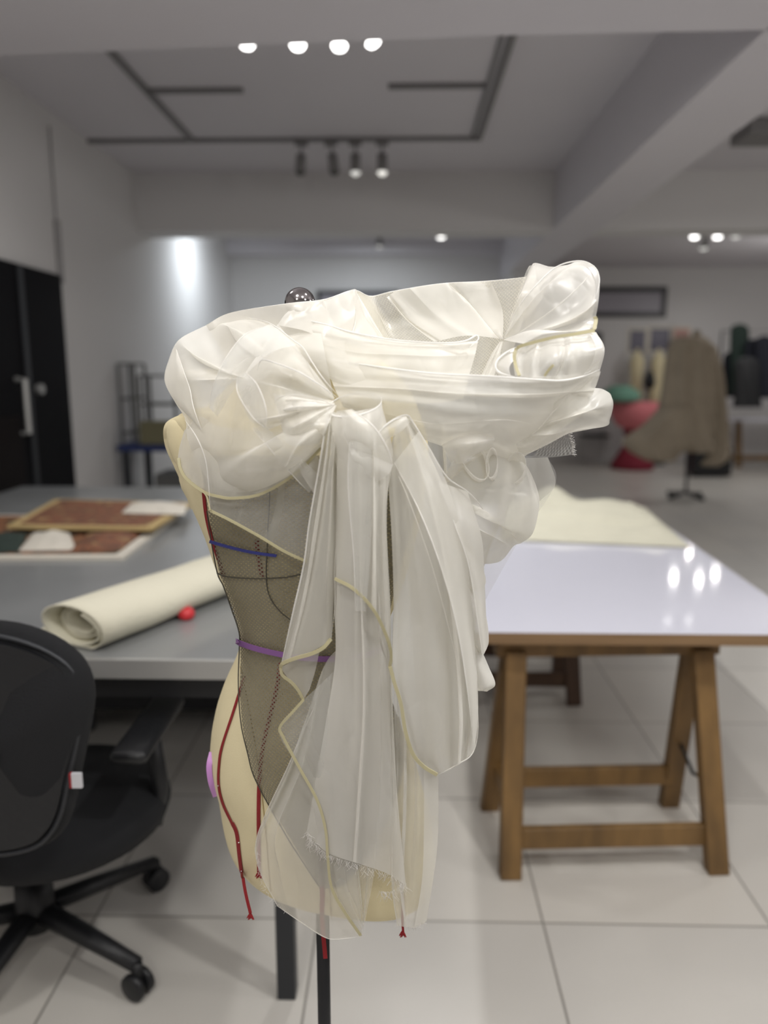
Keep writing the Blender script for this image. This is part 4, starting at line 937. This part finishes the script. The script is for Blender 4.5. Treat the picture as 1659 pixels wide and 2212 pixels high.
# cone of cloth falling from the peak
cone = [[(846, 960, -13), (838, 1010, -15), (846, 1150, -15.5), (850, 1300, -15), (848, 1440, -16.5), (872, 1560, -16.5), (900, 1635, -16), (943, 1672, -15.5)], [(858, 915, -14), (876, 1050, -16.5), (905, 1250, -17), (930, 1450, -17), (945, 1590, -16.5), (962, 1668, -15.5)],
        [(874, 900, -15), (915, 1050, -16), (958, 1220, -16), (985, 1400, -15), (998, 1550, -15), (996, 1648, -14)], [(890, 905, -13), (958, 1050, -13), (1000, 1200, -12.5), (1020, 1380, -11.5), (1033, 1540, -10), (1024, 1624, -10)]]
sheet('falling_cone', cone, M_organza, (2, .05, 1.6), (.5, .010), nu=170, nv=170, env=lambda V: np.minimum(1, .2+V*1.6))
sheet('falling_cone_inner', cone, M_organza, (2, .05, 1.2), (.5, .010), nu=110, nv=120, shift=3)
ridge([(800, 960, -16), (825, 925, -16.5), (852, 905, -16), (878, 897, -15.5), (892, 912, -15), (925, 965, -15), (965, 1030, -14.5), (1010, 1062, -13), (1040, 1095, -11), (1058, 1130, -8)], .0013)
ridge([(848, 1002, -15.5), (875, 1060, -17), (905, 1140, -18), (935, 1230, -18), (960, 1320, -17.5), (985, 1420, -16.5)], .001)
hem([(843, 1440, -18.5), (852, 1475, -18.5), (866, 1520, -18.3), (876, 1580, -18), (892, 1628, -17.6), (915, 1655, -17.2), (944, 1673, -17)], 9)
ridge([(946, 1674, -15.6), (990, 1650, -14.2), (1020, 1628, -11.5), (1032, 1580, -10.4), (1031, 1500, -10.8)], .0011)
def facet(L_, R__, bul=-1.0, mat=None, n=60):
    M_ = [((a[0]+b[0])/2, (a[1]+b[1])/2, (a[2]+b[2])/2+bul) for a, b in zip(L_, R__)]
    o = sheet('fold_panel', [L_, M_, R__], mat or M_organza, None, (.3, .012), 50, n, lat=1); return o
def fold_line(L_, parent, r=.0009): ridge(L_, r, M_ridge, parent)
f1 = [(852, 1000, -16.5), (905, 1102, -18.6), (949, 1215, -19), (985, 1345, -18.4), (1008, 1480, -16), (1020, 1590, -13)]
f1r = [(905, 930, -16), (968, 1050, -16), (1006, 1200, -15), (1024, 1380, -13), (1033, 1520, -11.5), (1026, 1615, -11)]
fo = facet(f1, f1r, -.5); fold_line(f1, fo)
f3 = [(946, 1040, -15), (985, 1140, -16.5), (1012, 1220, -16), (1030, 1330, -14.5), (1042, 1420, -12.5)]
f3r = [(1010, 1062, -12), (1040, 1160, -12), (1046, 1240, -11.5), (1050, 1330, -10.5), (1052, 1400, -9.5)]
fo = facet(f3, f3r, -.8); fold_line(f3, fo, .0007)
# central tail planes
f4 = [(756, 930, -19.4), (752, 1050, -19.8), (764, 1200, -19.6), (768, 1320, -19)]
f4r = [(800, 935, -19.6), (806, 1050, -19.6), (800, 1200, -19.4), (790, 1320, -19)]
fo = facet(f4, f4r, -.5, M_organzathin); fold_line(f4, fo, .0005)
# shoulder of cloth that turns over beside the knot
f5 = [(726, 888, -18.5), (740, 905, -19.6), (742, 935, -19.8), (752, 962, -19.4)]
f5r = [(760, 884, -19), (806, 920, -20), (836, 966, -19.6), (849, 1004, -18)]
fo = facet(f5, f5r, -.7, M_organza); fold_line(f5r, fo, .001)
fo = facet([(752, 962, -19), (762, 990, -19.4), (775, 1010, -19)], [(849, 1004, -18), (838, 1025, -18.4), (812, 1042, -18.6)], -.8, M_organza2)
# fold beside the peak
f6 = [(800, 962, -17.4), (822, 930, -18), (850, 908, -17.4), (876, 899, -16.6)]
f6r = [(812, 970, -17), (840, 948, -17.6), (868, 930, -17.4), (886, 912, -16.4)]
fo = facet(f6, f6r, -.2, M_organza); fold_line(f6, fo, .001)
# narrow loops inside the left puff
f7 = [(512, 812, -17), (514, 850, -18), (545, 900, -19), (571, 923, -19)]
f7r = [(532, 805, -17), (556, 832, -18.5), (574, 880, -19.4), (575, 922, -19)]
fo = facet(f7, f7r, -.1, M_organzathin); fold_line(f7r, fo, .0007); fold_line(f7, fo, .0005)
f8 = [(545, 925, -18.5), (600, 990, -17.5), (640, 1035, -16.4), (668, 1064, -15.5)]
f8r = [(570, 918, -18.8), (632, 975, -18), (672, 1010, -17), (694, 1036, -16)]
fo = facet(f8, f8r, -.05, M_organzathin); fold_line(f8, fo, .0007)
f9 = [(377, 750, -1.5), (366, 780, -3), (357, 822, -3.5), (378, 868, -5), (424, 916, -8)]
f9r = [(382, 756, -3), (396, 800, -6), (410, 840, -8), (418, 880, -9), (436, 930, -10.5)]
fo = facet(f9, f9r, -.6); fold_line(f9r, fo, .0006)
fold_line([(398, 905, -9), (425, 945, -12), (443, 990, -12.6), (450, 1040, -12.2), (454, 1098, -12)], fo, .0007)
f10 = [(585, 700, -9), (530, 722, -13), (490, 770, -15.5), (462, 830, -16), (452, 880, -15)]
f10r = [(640, 745, -13), (590, 760, -16), (540, 800, -17.5), (500, 850, -17.5), (470, 900, -16)]
fo = facet(f10, f10r, -.8, M_organzathin); fold_line(f10, fo, .0006)
# ruffle lobes on the outer right edge
for nm, L_, R__ in (('ruffle', [(970, 1130, -8), (985, 1200, -9), (1005, 1262, -9), (1020, 1274, -8)], [(1000, 1150, -4), (1036, 1212, -5), (1049, 1256, -6), (1034, 1279, -7)]),
                  ('ruffle', [(985, 1240, -8), (1000, 1320, -10), (1015, 1390, -10), (1030, 1410, -9)], [(1020, 1270, -5), (1048, 1325, -6), (1056, 1385, -7), (1044, 1412, -8)]),
                  ('ruffle', [(1000, 1340, -9), (1012, 1430, -11), (1020, 1480, -11), (1028, 1492, -10)], [(1036, 1395, -6), (1056, 1440, -7), (1070, 1478, -8), (1052, 1494, -9)])):
    M_ = [((a[0]+b[0])/2+4, (a[1]+b[1])/2, (a[2]+b[2])/2-2.5) for a, b in zip(L_, R__)]
    s_ = sheet(nm, [L_, M_, R__], M_organza, None, (.3, .02), 50, 60)
    sheet('ruffle_back', [L_, [(x, y, d+5) for x, y, d in M_], R__], M_organza, None, (.3, .02), 40, 50, parent=s_)
# small curls
def curl(c, rx, ry, tilt, depth, shrink_=.6, tail=(0, 30), mat=None, dy=-12, a0=0, a1=360):
    rails = []
    for k in range(17):
        th = math.radians(a0+(a1-a0)*k/16); x = rx*math.cos(th); y = ry*math.sin(th); t_ = math.radians(tilt)
        X_, Y_ = x*math.cos(t_)-y*math.sin(t_), x*math.sin(t_)+y*math.cos(t_)
        rails.append([(c[0]+X_, c[1]+Y_, dy), (c[0]+X_*.95+tail[0]*.4, c[1]+Y_*.95+tail[1]*.4, dy+depth*.35), (c[0]+X_*shrink_+tail[0], c[1]+Y_*shrink_+tail[1], dy+depth)])
    o = sheet('curl', rails, mat or M_organza2, None, (.15, .02), 90, 40, lat=1)
    ridge([r[0] for r in rails], .0008, None, o, 'curl_edge'); return o
curl((1062, 1000, 0), 12, 32, 4, 4, .8, (4, 14), None, -13)
curl((1022, 985, 0), 26, 56, -28, 5, .8, (-6, 18), None, -13)
curl((1112, 1010, 0), 22, 34, 20, 4, .8, (6, 14), None, -9, 200, 420)
sheet('curl', [[(950, 952, -11.5), (985, 938, -13), (1030, 936, -13.6), (1066, 938, -12.4)], [(958, 968, -13), (990, 962, -14.5), (1030, 958, -14.8), (1068, 950, -13)], [(975, 1000, -12.5), (1000, 1000, -13.5), (1020, 985, -13.5), (1064, 965, -12.5)]], M_organza2, None, (.2, .02), 40, 50)

# --- knot loop and tails
kn = [];
for k in range(25):
    th = 2*math.pi*k/24; x = 60*math.cos(th); y = 24*math.sin(th); tl = math.radians(-12)
    X_, Y_ = x*math.cos(tl)-y*math.sin(tl), x*math.sin(tl)+y*math.cos(tl); dep = -15-3.4*math.sin(th)
    kn.append([(766+X_, 874+Y_, dep), (766+X_*1.02, 905+Y_*1.1, dep-.4), (768+X_*.95, 950+Y_, dep-.2), (765+X_*.7, 1000+Y_*.6, dep)])
ko = sheet('knot_loop', kn, M_organza2, None, (.2, .02), 110, 60, lat=2)
ridge([r[0] for r in kn], .0019, None, ko, 'knot_edge')
tl_ = [[(706, 892, -15), (700, 945, -16.5), (690, 1010, -16.5), (668, 1130, -16), (656, 1220, -15.5), (632, 1330, -15), (606, 1440, -14)], [(716, 890, -16.5), (706, 1000, -18), (688, 1150, -17.5), (664, 1300, -16.5), (636, 1424, -15)],
       [(728, 892, -16.5), (718, 1010, -17.8), (708, 1150, -17.5), (694, 1300, -16.5), (680, 1404, -15)], [(742, 895, -15.5), (728, 1000, -16.5), (730, 1110, -16), (723, 1230, -15.5), (716, 1384, -14.5)]]
sheet('left_tail', tl_, M_organza, (2, .07, .8), (.35, .014), nu=110, nv=150)
sheet('left_tail_lining', tl_, M_organza, (1.5, .06, .6), (.35, .013), nu=70, nv=100, shift=1.5)
ridge([(706, 892, -15.5), (699, 945, -17), (689, 1010, -17), (668, 1130, -16.5), (656, 1220, -16), (631, 1330, -15.5), (606, 1440, -14.5)], .0012)
ridge([(742, 898, -16.5), (727, 960, -17), (729, 1020, -17), (731, 1110, -16.6), (723, 1230, -16), (724, 1300, -15.5), (715, 1384, -15)], .001)
hem([(606, 1441, -15), (612, 1432, -15.4), (640, 1421, -15.8), (672, 1412, -15.8), (698, 1399, -15.5), (715, 1380, -15)], 9)
hem([(606, 1440, -15), (610, 1458, -14.8), (630, 1474, -14.4), (645, 1492, -14), (655, 1511, -13.6)], 7)
sheet('tail_return', [[(606, 1442, -13.8), (628, 1474, -13.6), (655, 1512, -13.2)], [(640, 1424, -14.2), (655, 1462, -14), (662, 1500, -13.4)], [(690, 1404, -13.8), (680, 1450, -13.6), (668, 1490, -13.2)]], M_organza, None, (.2, .02), 40, 40)
ct_ = [[(716, 890, -14.5), (726, 960, -15.5), (722, 1150, -15), (722, 1300, -15), (724, 1420, -14.5), (704, 1560, -14), (680, 1700, -13.5), (663, 1800, -13)], [(738, 892, -16.5), (745, 1000, -17.5), (742, 1250, -17), (745, 1500, -16), (722, 1700, -15), (708, 1842, -14)],
       [(770, 888, -17.5), (775, 1000, -18.5), (778, 1250, -18), (786, 1500, -17), (780, 1700, -16), (776, 1866, -14.5)], [(805, 882, -17), (822, 1000, -17.5), (820, 1200, -17), (832, 1450, -16), (838, 1700, -15), (834, 1886, -14)],
       [(826, 880, -15.5), (846, 960, -16), (846, 1010, -16), (834, 1110, -15), (843, 1350, -14.5), (846, 1500, -14), (856, 1700, -13.5), (877, 1912, -13)]]
sheet('centre_tail', ct_, M_organza2, (3.5, .045, .9), (.5, .013), nu=170, nv=200)
sheet('centre_tail_lining', ct_, M_organza, (2.5, .05, .8), (.5, .012), nu=110, nv=140, shift=2)

ridge([(848, 1004, -16.8), (836, 1060, -16.2), (834, 1140, -15.8), (842, 1300, -15.4), (846, 1480, -15), (856, 1700, -14.4), (876, 1908, -13.8)], .0009)
hu = [[(730, 950, -17), (726, 1100, -17), (726, 1252, -16.5)], [(762, 940, -19), (764, 1100, -19), (764, 1272, -18.4)], [(792, 940, -19.3), (800, 1130, -19), (804, 1313, -18.2)], [(818, 950, -18.4), (822, 1150, -18), (831, 1364, -17)], [(842, 990, -17), (836, 1150, -16.4), (847, 1452, -15.4)]]
sheet('upper_overlay', hu, M_organza, (2, .05, .7), (.4, .014), nu=110, nv=110)
hem([(724, 1250, -17), (764, 1272, -19), (804, 1313, -18.8), (831, 1364, -17.6), (845, 1410, -16.4), (842, 1442, -15.8)], 8)
# lower sheets
sheet('lower_left_sheet', [[(664, 1545, -12.5), (622, 1655, -12.5), (572, 1762, -12), (552, 1822, -11.5), (562, 1885, -11), (600, 1958, -10.5)], [(700, 1440, -13), (670, 1640, -13), (620, 1800, -12.8), (640, 1900, -12), (650, 1992, -11)],
   [(735, 1400, -13.4), (720, 1640, -13.4), (690, 1820, -13), (700, 1930, -12.5), (705, 2025, -11.5)], [(770, 1400, -13.4), (775, 1640, -13.4), (770, 1850, -13), (778, 1950, -12.5), (782, 2022, -11.5)]], M_organza, (1.5, .035, .5), (.3, .012), nu=110, nv=120)
ridge([(700, 1480, -13.4), (664, 1560, -13), (622, 1655, -13), (572, 1762, -12.5), (553, 1822, -12), (553, 1850, -12), (560, 1885, -11.5)], .0009)
ridge([(600, 1958, -11), (650, 1992, -11.6), (705, 2026, -12), (745, 2027, -12), (782, 2022, -12)], .0009)
sheet('lower_right_sheet', [[(655, 1512, -13.2), (603, 1577, -13), (650, 1665, -13.4), (690, 1745, -13.6), (708, 1845, -13.6), (740, 1968, -13), (781, 2022, -12)], [(690, 1480, -13.6), (680, 1600, -14), (720, 1720, -14), (760, 1850, -13.8), (786, 1990, -12.6)],
   [(740, 1430, -14), (785, 1600, -14), (818, 1780, -13.8), (808, 1890, -13.4), (783, 2020, -12)]], M_organzathin, (1.5, .04, .5), (.3, .012), nu=90, nv=120)
hem([(656, 1511, -14), (630, 1540, -14), (605, 1570, -13.8), (612, 1592, -13.8), (648, 1660, -14.2), (685, 1728, -14.4), (703, 1790, -14.4), (708, 1850, -14.4), (716, 1915, -14), (742, 1966, -13.6), (779, 2020, -12.6)], 6.5)
sheet('right_sheer', [[(850, 1480, -13.5), (850, 1750, -13.5), (846, 1900, -13.5), (858, 2000, -13)], [(885, 1560, -13.5), (890, 1750, -13.5), (888, 1900, -13), (892, 2004, -12.5)], [(915, 1620, -13), (918, 1750, -13), (914, 1880, -12.5), (905, 2000, -12)], [(945, 1640, -11), (946, 1760, -11), (942, 1850, -10.5), (921, 1992, -10)]], M_organza, (2.5, .05, .5), (.25, .012), nu=90, nv=90)
sheet('right_sheer_strip', [[(915, 1600, -14), (916, 1780, -14), (912, 1900, -13.5), (896, 2000, -13)], [(946, 1640, -12), (947, 1760, -12), (943, 1850, -11.5), (922, 1990, -11)]], M_organza, None, (.1, .012), 30, 60)
# frayed ends
def fray(name, pts, n, lo, hi, ang=(0, 1), jitter=.5, r=.00016):
    P = catmull(np.array(pts, float), n); bm = B()
    for p in P:
        L = random.uniform(lo, hi); a = math.atan2(ang[1], ang[0])+random.gauss(0, jitter); x, y, d = p[0]+random.uniform(-2, 2), p[1], p[2]
        q = [(x, y, d), (x+L*.5*math.cos(a)+random.uniform(-2, 2), y+L*.5*math.sin(a), d-.1), (x+L*math.cos(a+random.gauss(0, .3)), y+L*math.sin(a), d+random.uniform(-.3, .3))]
        tube(bm, [Vector(v) for v in px2w(np.array(q, float))], r, 3, 1, False)
    return obj(name, bm, M_fray, og)
fray('frayed_end', [(663, 1800, -13.5), (690, 1832, -14), (720, 1850, -14.6), (776, 1868, -15), (834, 1886, -14.6), (877, 1912, -13.6)], 150, 6, 24)
fray('frayed_end', [(820, 1925, -13.6), (845, 1925, -13.6), (876, 1908, -13.6)], 50, 8, 26, (.2, 1), .35)
fray('frayed_edge', [(664, 1795, -13.5), (668, 1812, -13.5), (670, 1830, -13.5)], 24, 6, 18, (-.2, 1), .6)
fray('frayed_edge', [(555, 1840, -12), (562, 1890, -11.6), (580, 1935, -11.2), (620, 1970, -11)], 50, 3, 10, (-.2, 1), .8)
fray('gauze_fray', [(1228, 934, -6), (1236, 960, -6), (1237, 982, -5.5)], 60, 3, 9, (1, 0), .3)
fray('sheer_fray', [(858, 1998, -10), (892, 2003, -10), (905, 2000, -9), (921, 1992, -8)], 40, 3, 9)
